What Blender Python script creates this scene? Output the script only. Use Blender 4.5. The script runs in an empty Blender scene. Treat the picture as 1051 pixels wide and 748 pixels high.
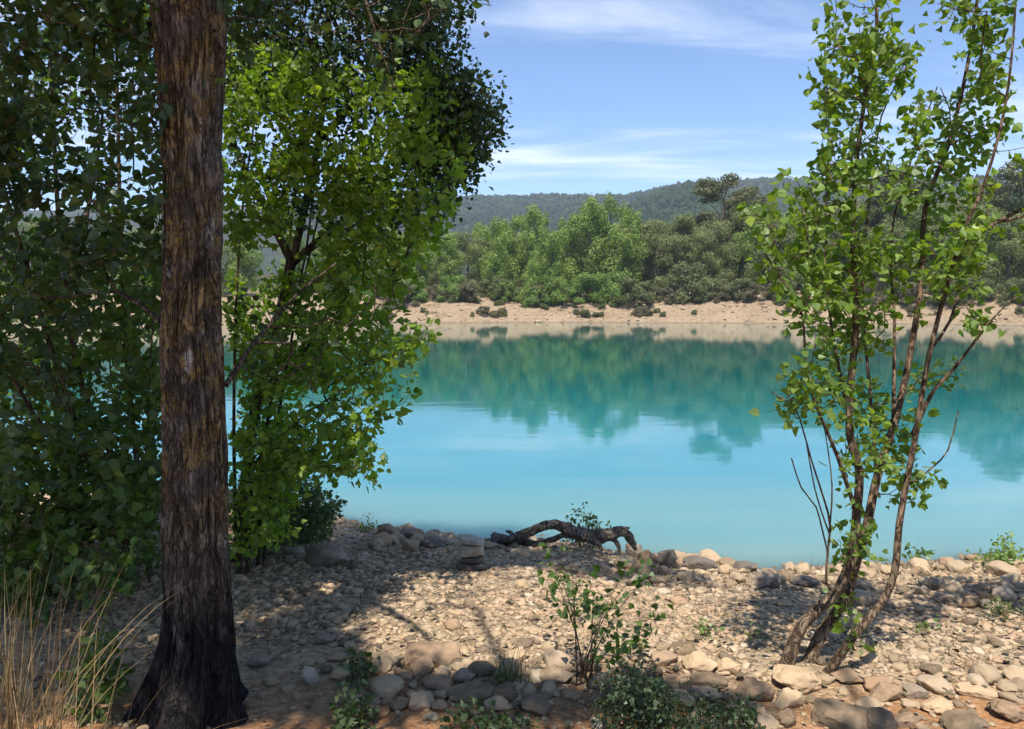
import bpy, math, random
import numpy as np

# ------------------------------------------------------------------ camera, light, exposure
SC = bpy.context.scene
COL = SC.collection
F, CX, CY, HZ = 788.0, 525.5, 374.0, 310.0           # focal length and centre in photo pixels
PITCH = math.atan((CY - HZ) / F)
CAMZ = 1.6
cam_d = bpy.data.cameras.new('camera'); cam = bpy.data.objects.new('camera', cam_d); COL.objects.link(cam)
cam.location = (0, 0, CAMZ); cam.rotation_euler = (math.pi / 2 - PITCH, 0, 0)
cam_d.sensor_width = 36; cam_d.lens = F / 1051 * 36; cam_d.clip_start = .05; cam_d.clip_end = 20000
SC.camera = cam

ELEV = math.radians(63)
AZ = np.array([-0.17, -0.985]); AZ /= np.linalg.norm(AZ)
TOSUN = np.array([AZ[0] * math.cos(ELEV), AZ[1] * math.cos(ELEV), math.sin(ELEV)])
sun_d = bpy.data.lights.new('sun', 'SUN'); sun = bpy.data.objects.new('sun', sun_d); COL.objects.link(sun)
sun_d.energy = 5.0; sun_d.angle = math.radians(.53); sun_d.color = (1, .92, .8)
from mathutils import Vector
sun.rotation_euler = Vector(TOSUN).to_track_quat('Z', 'Y').to_euler()
sun.location = (-20, -30, 40)

W = bpy.data.worlds.new('World'); SC.world = W; W.use_nodes = True
wn, wl = W.node_tree.nodes, W.node_tree.links
wn.clear()
wout = wn.new('ShaderNodeOutputWorld'); bg = wn.new('ShaderNodeBackground'); sky = wn.new('ShaderNodeTexSky')
sky.sky_type = 'NISHITA'; sky.sun_disc = False; sky.sun_elevation = ELEV
sky.sun_rotation = math.atan2(TOSUN[0], TOSUN[1]); sky.altitude = 500; sky.air_density = 1.0; sky.dust_density = .25; sky.ozone_density = 3.0
bg.inputs['Strength'].default_value = .112
tc = wn.new('ShaderNodeTexCoord'); sep = wn.new('ShaderNodeSeparateXYZ'); wl.new(tc.outputs['Generated'], sep.inputs[0])
def wmath(op, a, b=None, clamp=False):
    n = wn.new('ShaderNodeMath'); n.operation = op; n.use_clamp = clamp
    for i, v in enumerate((a, b)):
        if v is None: continue
        if isinstance(v, (int, float)): n.inputs[i].default_value = v
        else: wl.new(v, n.inputs[i])
    return n.outputs[0]
zc = wmath('ADD', wmath('MAXIMUM', sep.outputs['Z'], 0), .12)
comb = wn.new('ShaderNodeCombineXYZ')
wl.new(wmath('DIVIDE', sep.outputs['X'], zc), comb.inputs[0]); wl.new(wmath('DIVIDE', sep.outputs['Y'], zc), comb.inputs[1])
mp = wn.new('ShaderNodeMapping'); mp.inputs['Rotation'].default_value = (0, 0, math.radians(12)); mp.inputs['Scale'].default_value = (.42, 1.5, 1)
mp.inputs['Location'].default_value = (.62, .68, 0)
wl.new(comb.outputs[0], mp.inputs[0])
nz = wn.new('ShaderNodeTexNoise'); nz.inputs['Scale'].default_value = 1.25; nz.inputs['Detail'].default_value = 9; nz.inputs['Roughness'].default_value = .58; nz.inputs['Distortion'].default_value = .5
wl.new(mp.outputs[0], nz.inputs['Vector'])
mr = wn.new('ShaderNodeMapRange'); mr.interpolation_type = 'SMOOTHSTEP'; mr.inputs['From Min'].default_value = .47; mr.inputs['From Max'].default_value = .74; mr.inputs['To Max'].default_value = .75
wl.new(nz.outputs['Fac'], mr.inputs['Value'])
cmix = wn.new('ShaderNodeMix'); cmix.data_type = 'RGBA'; cmix.inputs['B'].default_value = (7.0, 7.4, 8.4, 1)
tint = wn.new('ShaderNodeMix'); tint.data_type = 'RGBA'; tint.blend_type = 'MULTIPLY'; tint.inputs['Factor'].default_value = 1; tint.inputs['B'].default_value = (.94, 1, 1.1, 1)
wl.new(sky.outputs[0], tint.inputs['A']); wl.new(mr.outputs[0], cmix.inputs['Factor']); wl.new(tint.outputs['Result'], cmix.inputs['A'])
wl.new(cmix.outputs['Result'], bg.inputs['Color']); wl.new(bg.outputs[0], wout.inputs[0])

vs = SC.view_settings
vs.view_transform = 'Standard'; vs.look = 'None'; vs.exposure = .72; vs.gamma = 1
SC.display_settings.display_device = 'sRGB'
SC.cycles.max_bounces = 8; SC.cycles.diffuse_bounces = 4; SC.cycles.glossy_bounces = 3; SC.cycles.transmission_bounces = 4
SC.cycles.volume_bounces = 0; SC.cycles.use_denoising = True; SC.cycles.caustics_reflective = False; SC.cycles.caustics_refractive = False
SC.cycles.use_adaptive_sampling = True; SC.cycles.adaptive_threshold = .015; SC.cycles.sample_clamp_indirect = 6

rng = np.random.default_rng(7); random.seed(7)

# ------------------------------------------------------------------ helpers
def unit(v):
    v = np.asarray(v, float); return v / np.maximum(np.linalg.norm(v, axis=-1, keepdims=True), 1e-9)

_cp, _sp = math.cos(PITCH), math.sin(PITCH)
def ray(px, py):
    u, v = (px - CX) / F, (CY - py) / F
    return np.array([u, _cp + v * _sp, -_sp + v * _cp])
def P(px, py, d):                                     # point seen at a photo pixel, d metres in front of the viewpoint
    r = ray(px, py); r = r * (d / r[1]); return np.array([r[0], r[1], r[2] + CAMZ])
def to_px(p):
    p = np.asarray(p, float); x, y, z = p[..., 0], p[..., 1], p[..., 2] - CAMZ
    fw = y * _cp - z * _sp; up = y * _sp + z * _cp; fw = np.where(fw < .01, .01, fw)
    return np.stack([CX + F * x / fw, CY - F * up / fw], -1)

def _h(i, j, k, s):
    n = (i.astype(np.int64) * 374761393 + j.astype(np.int64) * 668265263 + k.astype(np.int64) * 2147483647 + s * 974634277) & 0xffffffff
    n = ((n ^ (n >> 13)) * 1274126177) & 0xffffffff; n = n ^ (n >> 16)
    return (n & 0xffff) / 65535.0 * 2 - 1
def vnoise(p, s=0):
    p = np.asarray(p, float); f0 = np.floor(p); f = p - f0; f = f * f * (3 - 2 * f); i = f0.astype(np.int64)
    r = 0
    for a in (0, 1):
        for b in (0, 1):
            for c in (0, 1):
                w = (f[:, 0] if a else 1 - f[:, 0]) * (f[:, 1] if b else 1 - f[:, 1]) * (f[:, 2] if c else 1 - f[:, 2])
                r = r + w * _h(i[:, 0] + a, i[:, 1] + b, i[:, 2] + c, s)
    return r
def fbm(p, o=4, s=0):
    r, a, p = 0, 1, np.asarray(p, float)
    for k in range(o): r = r + a * vnoise(p * 2 ** k + 17.3 * k, s + k); a *= .5
    return r
def in_poly(q, poly):
    x, y = q[..., 0], q[..., 1]; c = np.zeros(x.shape, bool); n = len(poly)
    for i in range(n):
        (x0, y0), (x1, y1) = poly[i], poly[(i + 1) % n]
        t = (y0 > y) != (y1 > y); c ^= t & (x < (x1 - x0) * (y - y0) / ((y1 - y0) or 1e-9) + x0)
    return c

def mesh_obj(name, V, groups, mat, parent=None, smooth=True, attrs=None, link=True):
    """groups: list of (M,k) face index arrays; attrs: dict name -> per vertex floats"""
    me = bpy.data.meshes.new(name); V = np.asarray(V, np.float32)
    groups = [np.asarray(g, np.int32) for g in groups if len(g)]
    me.vertices.add(len(V)); me.vertices.foreach_set('co', V.ravel())
    me.loops.add(sum(g.size for g in groups)); me.loops.foreach_set('vertex_index', np.concatenate([g.ravel() for g in groups]))
    nf = sum(len(g) for g in groups); me.polygons.add(nf)
    tot = np.concatenate([np.full(len(g), g.shape[1], np.int32) for g in groups]); st = np.concatenate([[0], np.cumsum(tot)[:-1]]).astype(np.int32)
    me.polygons.foreach_set('loop_start', st)
    me.polygons.foreach_set('use_smooth', np.full(nf, bool(smooth)))
    for k, a in (attrs or {}).items():
        at = me.attributes.new(k, 'FLOAT', 'POINT'); at.data.foreach_set('value', np.asarray(a, np.float32))
    me.update(calc_edges=True); me.validate()
    me.materials.append(mat)
    if not link: return me
    o = bpy.data.objects.new(name, me); COL.objects.link(o)
    if parent is not None:
        o.parent = parent; o.location = tuple(-np.array(parent.location))  # vertices are given in world space
    return o
def place(o, loc):                                    # move a single mesh's origin to loc, vertices stay where they are
    loc = np.asarray(loc, float); n = len(o.data.vertices); a = np.empty(n * 3, np.float32); o.data.vertices.foreach_get('co', a)
    a = (a.reshape(-1, 3) - loc.astype(np.float32)); o.data.vertices.foreach_set('co', a.ravel()); o.data.update(); o.location = loc
def tag(o, label=None, cat=None, group=None, kind=None):
    if label: o['label'] = label
    if cat: o['category'] = cat
    if group: o['group'] = group
    if kind: o['kind'] = kind
    return o
def thing(name, loc, label, cat, group=None):
    o = bpy.data.objects.new(name, None); o.location = tuple(float(v) for v in loc); o.empty_display_size = .2; COL.objects.link(o)
    return tag(o, label, cat, group)

# ------------------------------------------------------------------ materials
class NT:
    def __init__(s, name):
        s.m = bpy.data.materials.new(name); s.m.use_nodes = True; s.t = s.m.node_tree; s.n, s.l = s.t.nodes, s.t.links
        s.n.clear(); s.out = s.n.new('ShaderNodeOutputMaterial')
    def set(s, sock, v):
        if v is None: return
        if hasattr(v, 'is_linked') or isinstance(v, bpy.types.NodeSocket): s.l.new(v, sock)
        elif isinstance(v, (tuple, list)) and sock.type == 'RGBA' and len(v) == 3: sock.default_value = (*v, 1)
        else: sock.default_value = v
    def node(s, t, **kw):
        n = s.n.new(t)
        for k, v in kw.items():
            if k in n.inputs: s.set(n.inputs[k], v)
            else: setattr(n, k, v)
        return n
    def attr(s, name): return s.node('ShaderNodeAttribute', attribute_name=name).outputs['Fac']
    def pos(s): return s.node('ShaderNodeNewGeometry').outputs['Position']
    def obj(s): return s.node('ShaderNodeTexCoord').outputs['Object']
    def mapping(s, v, scale=(1, 1, 1), loc=(0, 0, 0)):
        n = s.node('ShaderNodeMapping'); s.l.new(v, n.inputs[0]); n.inputs['Scale'].default_value = scale; n.inputs['Location'].default_value = loc; return n.outputs[0]
    def noise(s, v, scale, detail=5, rough=.55, dist=0):
        n = s.node('ShaderNodeTexNoise'); s.l.new(v, n.inputs['Vector']); n.inputs['Scale'].default_value = scale; n.inputs['Detail'].default_value = detail
        n.inputs['Roughness'].default_value = rough; n.inputs['Distortion'].default_value = dist; return n.outputs['Fac']
    def rangev(s, v, a, b, c=0, d=1):
        n = s.node('ShaderNodeMapRange'); n.interpolation_type = 'SMOOTHSTEP'; s.l.new(v, n.inputs[0])
        for i, x in enumerate((a, b, c, d)): n.inputs[i + 1].default_value = x
        return n.outputs[0]
    def mix(s, f, a, b, mode='MIX'):
        n = s.node('ShaderNodeMix', data_type='RGBA', blend_type=mode)
        s.set(n.inputs['Factor'], f); s.set(n.inputs['A'], a); s.set(n.inputs['B'], b); return n.outputs['Result']
    def math(s, op, a, b=0.0, clamp=False):
        n = s.node('ShaderNodeMath', operation=op, use_clamp=clamp); s.set(n.inputs[0], a); s.set(n.inputs[1], b); return n.outputs[0]
    def ramp(s, f, stops):
        n = s.node('ShaderNodeValToRGB'); s.l.new(f, n.inputs[0]); e = n.color_ramp.elements
        while len(e) < len(stops): e.new(.5)
        for q, (p, c) in zip(e, stops): q.position = p; q.color = (*c, 1)
        return n.outputs[0]
    def bump(s, h, strength=.5, dist=.01, nrm=None):
        n = s.node('ShaderNodeBump'); s.l.new(h, n.inputs['Height']); n.inputs['Strength'].default_value = strength; n.inputs['Distance'].default_value = dist
        if nrm is not None: s.l.new(nrm, n.inputs['Normal'])
        return n.outputs[0]
    def bsdf(s, col, rough=.8, spec=.3, nrm=None):
        n = s.node('ShaderNodeBsdfPrincipled'); s.set(n.inputs['Base Color'], col); s.set(n.inputs['Roughness'], rough); s.set(n.inputs['Specular IOR Level'], spec)
        if nrm is not None: s.l.new(nrm, n.inputs['Normal'])
        return n
    def done(s, sh): s.l.new(sh.outputs[0] if hasattr(sh, 'outputs') else sh, s.out.inputs[0]); return s.m

def leaf_mat(name, c0, c1, c2, trans=.42, tint=(1.5, 1.35, .55), rough=.42, spec=.4):
    t = NT(name); r = t.attr('rnd')
    col = t.ramp(r, [(0, c0), (.55, c1), (1, c2)])
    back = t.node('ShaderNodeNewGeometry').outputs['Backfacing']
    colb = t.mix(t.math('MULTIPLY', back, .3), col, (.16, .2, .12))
    b = t.bsdf(colb, rough, spec)
    tl = t.node('ShaderNodeBsdfTranslucent'); tcol = t.mix(1, col, tint, 'MULTIPLY'); t.set(tl.inputs['Color'], tcol)
    ms = t.node('ShaderNodeMixShader'); ms.inputs[0].default_value = trans; t.l.new(b.outputs[0], ms.inputs[1]); t.l.new(tl.outputs[0], ms.inputs[2])
    return t.done(ms)
M = {}
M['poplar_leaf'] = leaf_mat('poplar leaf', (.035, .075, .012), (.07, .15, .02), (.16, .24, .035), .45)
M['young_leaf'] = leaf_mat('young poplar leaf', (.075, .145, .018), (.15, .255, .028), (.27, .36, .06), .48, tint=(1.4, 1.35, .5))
M['bush_leaf'] = leaf_mat('sunlit yellow green poplar leaf', (.08, .155, .015), (.21, .335, .03), (.38, .48, .075), .5, tint=(1.35, 1.35, .5))  # lighter and yellower to stand in for sunlight on the bush
M['shade_leaf'] = leaf_mat('shaded poplar leaf', (.02, .048, .012), (.038, .085, .018), (.08, .14, .03), .4)  # poplar leaf with the shade of the crown put into its colour
M['oak_leaf'] = leaf_mat('oak leaf', (.022, .05, .016), (.036, .075, .022), (.065, .11, .035), .3)
M['weed_leaf'] = leaf_mat('weed leaf', (.025, .055, .015), (.05, .1, .025), (.1, .16, .04), .35)
M['shaded_weed'] = leaf_mat('shaded weed leaf', (.014, .034, .01), (.028, .062, .016), (.06, .1, .03), .3)  # weed green darkened to stand in for the foreground shade
M['fresh_leaf'] = leaf_mat('fresh leaf', (.11, .2, .04), (.17, .27, .06), (.27, .36, .1), .4)
M['shrub_leaf'] = leaf_mat('shrub leaf', (.045, .085, .025), (.07, .12, .035), (.12, .17, .05), .35)
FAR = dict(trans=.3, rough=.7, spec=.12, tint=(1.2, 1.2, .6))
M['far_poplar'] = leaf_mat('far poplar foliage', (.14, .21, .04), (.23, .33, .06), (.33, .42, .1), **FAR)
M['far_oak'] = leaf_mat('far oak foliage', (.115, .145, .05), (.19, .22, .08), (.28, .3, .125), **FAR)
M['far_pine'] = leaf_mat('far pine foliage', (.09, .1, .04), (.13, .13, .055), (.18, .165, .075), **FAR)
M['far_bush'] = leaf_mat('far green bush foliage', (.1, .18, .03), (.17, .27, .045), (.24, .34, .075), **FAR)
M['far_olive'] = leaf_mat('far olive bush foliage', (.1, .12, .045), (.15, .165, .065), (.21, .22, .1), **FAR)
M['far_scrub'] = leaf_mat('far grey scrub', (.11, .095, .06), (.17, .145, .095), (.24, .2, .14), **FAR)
M['dead_leaf'] = leaf_mat('dead leaf', (.08, .05, .025), (.17, .1, .05), (.3, .2, .1), .15, tint=(1, .9, .7), rough=.8)
M['straw'] = leaf_mat('dry straw', (.15, .095, .04), (.26, .17, .075), (.4, .28, .14), .2, tint=(1, .9, .7), rough=.6)

def bark_mat(name, c0, c1, sc=9, grey=.5):
    t = NT(name); p = t.pos(); v = t.mapping(p, (sc, sc, sc * .3)); n = t.noise(v, 4, 7, .75); n2 = t.noise(p, 4, 3)
    cr = t.rangev(t.math('ABSOLUTE', t.math('SUBTRACT', t.noise(v, 3.3, 4, .6, .5), .5)), 0, .08)
    col = t.mix(t.math('MULTIPLY', t.rangev(n2, .45, .65), grey), t.ramp(n, [(.3, c0), (.7, c1)]), (.17, .145, .11)); col = t.mix(cr, c0, col)
    return t.done(t.bsdf(col, .9, .15, t.bump(t.math('ADD', n, cr), .9, .014)))
M['bark'] = bark_mat('poplar bark', (.045, .033, .022), (.2, .15, .105))
M['poplar_bark'] = bark_mat('reddish poplar bark', (.075, .05, .033), (.36, .255, .17), 12, .2)
M['twig'] = bark_mat('twig bark', (.05, .036, .02), (.15, .11, .07))
M['far_bark'] = bark_mat('far bark', (.07, .06, .045), (.2, .17, .13), 2)
M['drift'] = bark_mat('weathered driftwood', (.075, .06, .047), (.33, .275, .22), 14)

def old_bark():
    t = NT('old lichen bark'); p = t.obj()
    fi = t.noise(t.mapping(p, (1, 1, .3)), 60, 8, .8, .3); big = t.noise(t.mapping(p, (1, 1, .22)), 17, 4, .6, .8)
    def crack(scale, zs, w, d): return t.rangev(t.math('ABSOLUTE', t.math('SUBTRACT', t.noise(t.mapping(p, (1, 1, zs)), scale, 4, .6, d), .5)), 0, w)
    c1, c2 = crack(15, .24, .045, .8), crack(34, .4, .06, .6); cr = t.math('MULTIPLY', c1, t.math('ADD', t.math('MULTIPLY', c2, .55), .45))
    col = t.ramp(fi, [(.32, (.062, .052, .042)), (.5, (.15, .125, .1)), (.68, (.31, .27, .225))])
    col = t.mix(t.math('MULTIPLY', t.rangev(t.noise(t.mapping(p, (1, 1, .35)), 6, 5), .5, .66), .7), col, (.25, .235, .215))
    li = t.noise(p, 6, 3, .6); lf = t.noise(p, 75, 6, .75); lm = t.math('MULTIPLY', t.rangev(li, .42, .55), t.rangev(lf, .42, .55))
    z = t.node('ShaderNodeSeparateXYZ', Vector=p).outputs['Z']; side = t.rangev(z, .55, 1.0)
    col = t.mix(t.math('MULTIPLY', t.math('MULTIPLY', lm, .82), side), col, t.ramp(lf, [(.4, (.2, .13, .035)), (.62, (.4, .285, .08))]))
    wm = t.math('MULTIPLY', t.rangev(t.noise(t.mapping(p, (1, 1, .4)), 10, 4, .6), .63, .67), t.rangev(lf, .4, .5)); col = t.mix(t.math('MULTIPLY', wm, .85), col, (.46, .45, .42))
    col = t.mix(t.math('ADD', t.math('MULTIPLY', cr, .8), .2), (.02, .015, .012), col)
    burn = t.rangev(t.math('ADD', z, t.math('MULTIPLY', t.noise(t.mapping(p, (1, 1, .2)), 9, 5, .6), -1.5)), -.52, -.1, 1, 0)
    col = t.mix(burn, col, t.mix(cr, (.004, .004, .005), t.ramp(fi, [(.35, (.008, .0075, .009)), (.75, (.05, .046, .05))])))
    h = t.math('ADD', t.math('ADD', t.math('MULTIPLY', fi, .5), t.math('MULTIPLY', cr, .9)), t.math('MULTIPLY', big, .6))
    return t.done(t.bsdf(col, .9, .2, t.bump(h, 1, .022)))
M['old_bark'] = old_bark()

def stone_mat(name, use_attr):
    t = NT(name)
    if use_attr: r = t.attr('rnd'); p = t.pos()
    else: r = t.node('ShaderNodeObjectInfo').outputs['Random']; p = t.obj()
    base = t.ramp(r, [(0, (.11, .083, .056)), (.2, (.25, .185, .115)), (.45, (.38, .29, .185)), (.7, (.42, .32, .205)), (.85, (.34, .22, .135)), (1, (.5, .41, .29))])
    n = t.noise(p, 14, 6, .6); n2 = t.noise(p, 90, 4, .7); n3 = t.noise(p, 5, 4)
    col = t.mix(t.rangev(n, .35, .7, 0, .55), base, t.mix(.5, base, (.2, .155, .12)))
    col = t.mix(t.rangev(n3, .52, .7, 0, .45), col, (.44, .29, .19))
    col = t.mix(t.rangev(n2, .55, .75, 0, .4), col, (.16, .135, .115))
    wz = t.node('ShaderNodeSeparateXYZ', Vector=t.pos()).outputs['Z']; col = t.mix(t.rangev(wz, -.53, -.45, .6, 0), col, (.09, .075, .055))
    h = t.math('ADD', n, t.math('MULTIPLY', n2, .35))
    return t.done(t.bsdf(col, .85, .25, t.bump(h, .6, .008)))
M['stone'] = stone_mat('river stone', False); M['pebble'] = stone_mat('pebble', True)
def plain_stone(name, c0, c1, dark=(.06, .05, .045)):
    t = NT(name); p = t.obj(); n = t.noise(p, 10, 7, .65); n2 = t.noise(p, 4, 4)
    col = t.mix(t.rangev(n2, .5, .68, 0, .8), t.ramp(n, [(.35, c0), (.65, c1)]), dark)
    return t.done(t.bsdf(col, .88, .2, t.bump(t.math('ADD', n, t.math('MULTIPLY', t.noise(p, 60, 5, .7), .4)), .7, .012)))
M['mossy'] = plain_stone('dark weathered stone', (.12, .086, .055), (.26, .19, .125), (.04, .038, .03))
M['brown_rock'] = plain_stone('brown boulder', (.2, .135, .085), (.36, .25, .16), (.11, .08, .055))
M['tan_rock'] = plain_stone('tan boulder', (.37, .265, .16), (.5, .37, .24), (.25, .17, .11))
M['grey_rock'] = plain_stone('grey boulder', (.2, .155, .115), (.32, .255, .19), (.1, .08, .065))
M['pale_slab'] = plain_stone('pale slab', (.34, .3, .24), (.46, .41, .33), (.22, .19, .15))
M['dark_slab'] = plain_stone('dark slab', (.1, .085, .07), (.19, .16, .13), (.06, .05, .045))
M['red_rock'] = plain_stone('orange stone', (.38, .19, .09), (.5, .28, .14), (.3, .15, .08))

def ground_mat():
    t = NT('ground'); p = t.pos(); n = t.noise(p, 2.2, 6, .6); f = t.noise(p, 45, 6, .7); g = t.noise(p, 160, 3, .7)
    vo = t.node('ShaderNodeTexVoronoi'); t.l.new(p, vo.inputs['Vector']); vo.inputs['Scale'].default_value = 42
    vcol = t.node('ShaderNodeSeparateColor', Color=vo.outputs['Color']).outputs[0]
    gravel = t.ramp(vcol, [(0, (.2, .15, .1)), (.4, (.32, .24, .15)), (.75, (.4, .31, .2)), (1, (.46, .38, .27))])
    soil = t.ramp(f, [(.3, (.22, .095, .042)), (.55, (.4, .19, .08)), (.75, (.5, .27, .13))])
    y = t.node('ShaderNodeSeparateXYZ', Vector=p).outputs['Y']
    near = t.rangev(t.math('ADD', y, t.math('MULTIPLY', n, 1.2)), 3.3, 4.1, 1, 0)
    col = t.mix(t.math('MULTIPLY', near, .85), t.mix(t.rangev(n, .5, .68, 0, .45), gravel, (.4, .26, .17)), soil)
    far = t.noise(p, .35, 6, .6); ff = t.noise(p, 2.3, 5, .7)
    bank = t.mix(t.rangev(ff, .3, .75), t.ramp(far, [(.35, (.15, .105, .065)), (.65, (.27, .2, .13))]), (.33, .255, .175))
    z = t.node('ShaderNodeSeparateXYZ', Vector=p).outputs['Z']
    wood = t.rangev(t.math('ADD', z, t.math('MULTIPLY', far, 2.2)), 3.7, 4.7); bank = t.mix(wood, bank, (.07, .065, .04))
    # the band the lake keeps wet
    col = t.mix(t.rangev(y, 20, 40), col, bank)
    col = t.mix(t.rangev(z, -.53, -.44, .6, 0), col, (.13, .1, .07))
    h = t.math('ADD', t.math('MULTIPLY', vo.outputs['Distance'], -.9), t.math('MULTIPLY', t.math('ADD', f, g), .5))
    return t.done(t.bsdf(col, .92, .15, t.bump(h, .8, .02)))
M['ground'] = ground_mat()

def water_mat():
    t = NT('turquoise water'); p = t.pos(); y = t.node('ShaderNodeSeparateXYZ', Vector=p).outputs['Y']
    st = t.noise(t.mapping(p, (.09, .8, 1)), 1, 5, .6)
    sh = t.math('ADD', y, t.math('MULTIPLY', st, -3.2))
    col = t.ramp(t.rangev(sh, 4.4, 26.0), [(0, (.13, .25, .23)), (.06, (.045, .2, .235)), (.2, (.018, .178, .21)), (.5, (.005, .13, .14)), (1, (.003, .1, .092))])  # pale shallows; far colour darkened to deepen the tree reflections
    a = t.noise(t.mapping(p, (.55, 1.5, 1)), 1.5, 3, .5, .3); b = t.noise(t.mapping(p, (.5, 2.2, 1)), 6, 2, .5)
    h = t.math('ADD', a, t.math('MULTIPLY', b, .12))
    n = t.bsdf(col, .035, .5, t.bump(h, .1, .022)); n.inputs['IOR'].default_value = 1.33
    n.subsurface_method = 'BURLEY'; n.inputs['Subsurface Weight'].default_value = 1; n.inputs['Subsurface Radius'].default_value = (.6, 1.0, 1.0); n.inputs['Subsurface Scale'].default_value = 1.6
    return t.done(n)
M['water'] = water_mat()

def hill_mat():
    t = NT('wooded hill'); p = t.pos(); n = t.noise(p, .05, 6, .7); n2 = t.noise(p, .012, 5, .6)
    col = t.ramp(n, [(.35, (.018, .026, .018)), (.65, (.045, .053, .033))]); col = t.mix(t.rangev(n2, .6, .7, 0, .8), col, (.26, .2, .14))
    return t.done(t.bsdf(col, 1, .05, t.bump(n, 1, 4)))
M['hill'] = hill_mat()
M['hill_tree'] = leaf_mat('hill wood foliage', (.019, .033, .016), (.036, .055, .024), (.068, .09, .036), .1, rough=.9, spec=.05)

# ------------------------------------------------------------------ terrain
WZ = -.55
_sx = np.array([-400, -60, -20, -9, -5, -3, -2.2, -1.2, -.5, .25, .8, 1.3, 2., 2.8, 3.5, 4.3, 8, 20, 60, 400.])
_sy = np.array([60, 26, 14, 9.6, 8.6, 8.1, 7.65, 7.1, 6.85, 6.75, 6.6, 6.3, 6.1, 6.12, 6.25, 6.25, 5.8, 3, -8, -60.])
def shore(x): return np.interp(x, _sx, _sy) + .06 * np.sin(x * 5.1) + .04 * np.sin(x * 11.3 + 1)
_fx = np.array([-500, -60, -20, 10, 25, 40, 50, 120, 500.]); _fy = np.array([95, 84, 80, 79, 78, 73, 65, 62, 70.])
def fshore(x): return np.interp(x, _fx, _fy) + .9 * np.sin(x * .19) + .4 * np.sin(x * .61 + 2)
_bt = np.array([0, .6, 2, 5, 9, 20, 60, 250, 5000.]); _bz = np.array([0, .35, .75, 1.7, 2.8, 4.0, 7, 9, 9.])
def H(x, y):
    x, y = np.broadcast_arrays(np.asarray(x, float), np.asarray(y, float)); sh = x.shape; x, y = x.ravel(), y.ravel()
    t = shore(x) - y; z = WZ + np.where(t > 0, .64 * (1 - np.exp(-np.maximum(t, 0) / 2.3)), np.maximum(.13 * t, -3.5))
    p = np.stack([x, y, x * 0], -1); z = z + np.where(np.abs(t) < 14, .035 * fbm(p * .9, 3, 3) + .012 * fbm(p * 5, 2, 9), 0) * np.clip((t + .1) / .8, .15, 1)
    z = z + .22 * np.exp(-((x + 2.6) / .8) ** 2 - ((y - 6.6) / .9) ** 2)
    t2 = y - fshore(x); zb = WZ + np.where(t2 > 0, np.interp(t2, _bt, _bz), np.maximum(.3 * t2, -3.5)) + np.where(t2 > 0, .25 * fbm(p * .22, 3, 5) + .1 * fbm(p * 1.1, 2, 6), 0) * np.clip(t2 / 3, 0, 1)
    return np.maximum(z, zb).reshape(sh)
def Hs(x, y): return float(H(np.array([x]), np.array([y]))[0])
def G(px, py):                                        # where the line of sight through a photo pixel meets the ground
    r = ray(px, py); ts = np.linspace(1.5, 14, 2500) if py > 400 else np.linspace(60, 400, 4000)
    pts = r[None] * ts[:, None] + np.array([0, 0, CAMZ]); h = H(pts[:, 0], pts[:, 1]); i = np.argmax(pts[:, 2] < h)
    return np.array([pts[i, 0], pts[i, 1], h[i]])

def axis(fine, step, lim0, lim1, grow=1.12):
    a, b = fine; v = list(np.arange(a, b, step)); s = step; x = b
    while x < lim1: v.append(x); s = min(s * grow, 60 if x > 200 else 1.4); x += s
    v.append(lim1); s = step; x = a - step; lo = []
    while x > lim0: lo.append(x); s = min(s * grow, 60 if abs(x) > 200 else 1.4); x -= s
    return np.array([lim0] + lo[::-1] + v)
gx = axis((-5, 6), .055, -2600, 2600); gy = axis((1.2, 8.6), .055, -400, 3200)
X, Y = np.meshgrid(gx, gy); Z = H(X, Y)
ny, nx = X.shape; idx = np.arange(nx * ny).reshape(ny, nx)
gf = np.stack([idx[:-1, :-1], idx[:-1, 1:], idx[1:, 1:], idx[1:, :-1]], -1).reshape(-1, 4)
tag(mesh_obj('ground', np.stack([X, Y, Z], -1).reshape(-1, 3), [gf], M['ground']), kind='structure')
xw = np.linspace(-700, 700, 60); yw = np.concatenate([np.linspace(-70, 3, 10), np.linspace(4, 110, 60)])
X, Y = np.meshgrid(xw, yw); ny, nx = X.shape; idx = np.arange(nx * ny).reshape(ny, nx)
wf = np.stack([idx[:-1, :-1], idx[:-1, 1:], idx[1:, 1:], idx[1:, :-1]], -1).reshape(-1, 4)
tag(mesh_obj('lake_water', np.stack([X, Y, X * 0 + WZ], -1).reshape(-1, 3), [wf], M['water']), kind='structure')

# hills: azimuth / distance sheets with a ridge whose height follows the skyline
def hill(name, dn, dr, df, sk, seed, label_n):
    az = np.linspace(-900, 2100, 420); top = np.interp(az, [s[0] for s in sk], [s[1] for s in sk])
    rows = np.linspace(0, 1, 46); V = []
    ztop = np.array([P(a, b, dr)[2] for a, b in zip(az, top)])
    for r in rows:
        d = dn + (df - dn) * r; k = (d - dn) / (dr - dn)
        prof = np.where(k < 1, np.clip(k, 0, 1) ** .85, 1 - (k - 1) * .9); prof = max(float(prof), -.1)
        x = (az - CX) / F * d; p = np.stack([x, x * 0 + d, x * 0], -1)
        V.append(np.stack([x, x * 0 + d, 4 + (ztop - 7) * prof + 9 * fbm(p * .012, 4, seed) * min(k, 1) * (.35 if abs(k - 1) < .1 else 1)], -1))
    V = np.array(V); ny, nx = V.shape[:2]; ix = np.arange(nx * ny).reshape(ny, nx)
    tag(mesh_obj(name, V.reshape(-1, 3), [np.stack([ix[:-1, :-1], ix[:-1, 1:], ix[1:, 1:], ix[1:, :-1]], -1).reshape(-1, 4)], M['hill']), kind='structure')
    return V
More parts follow.
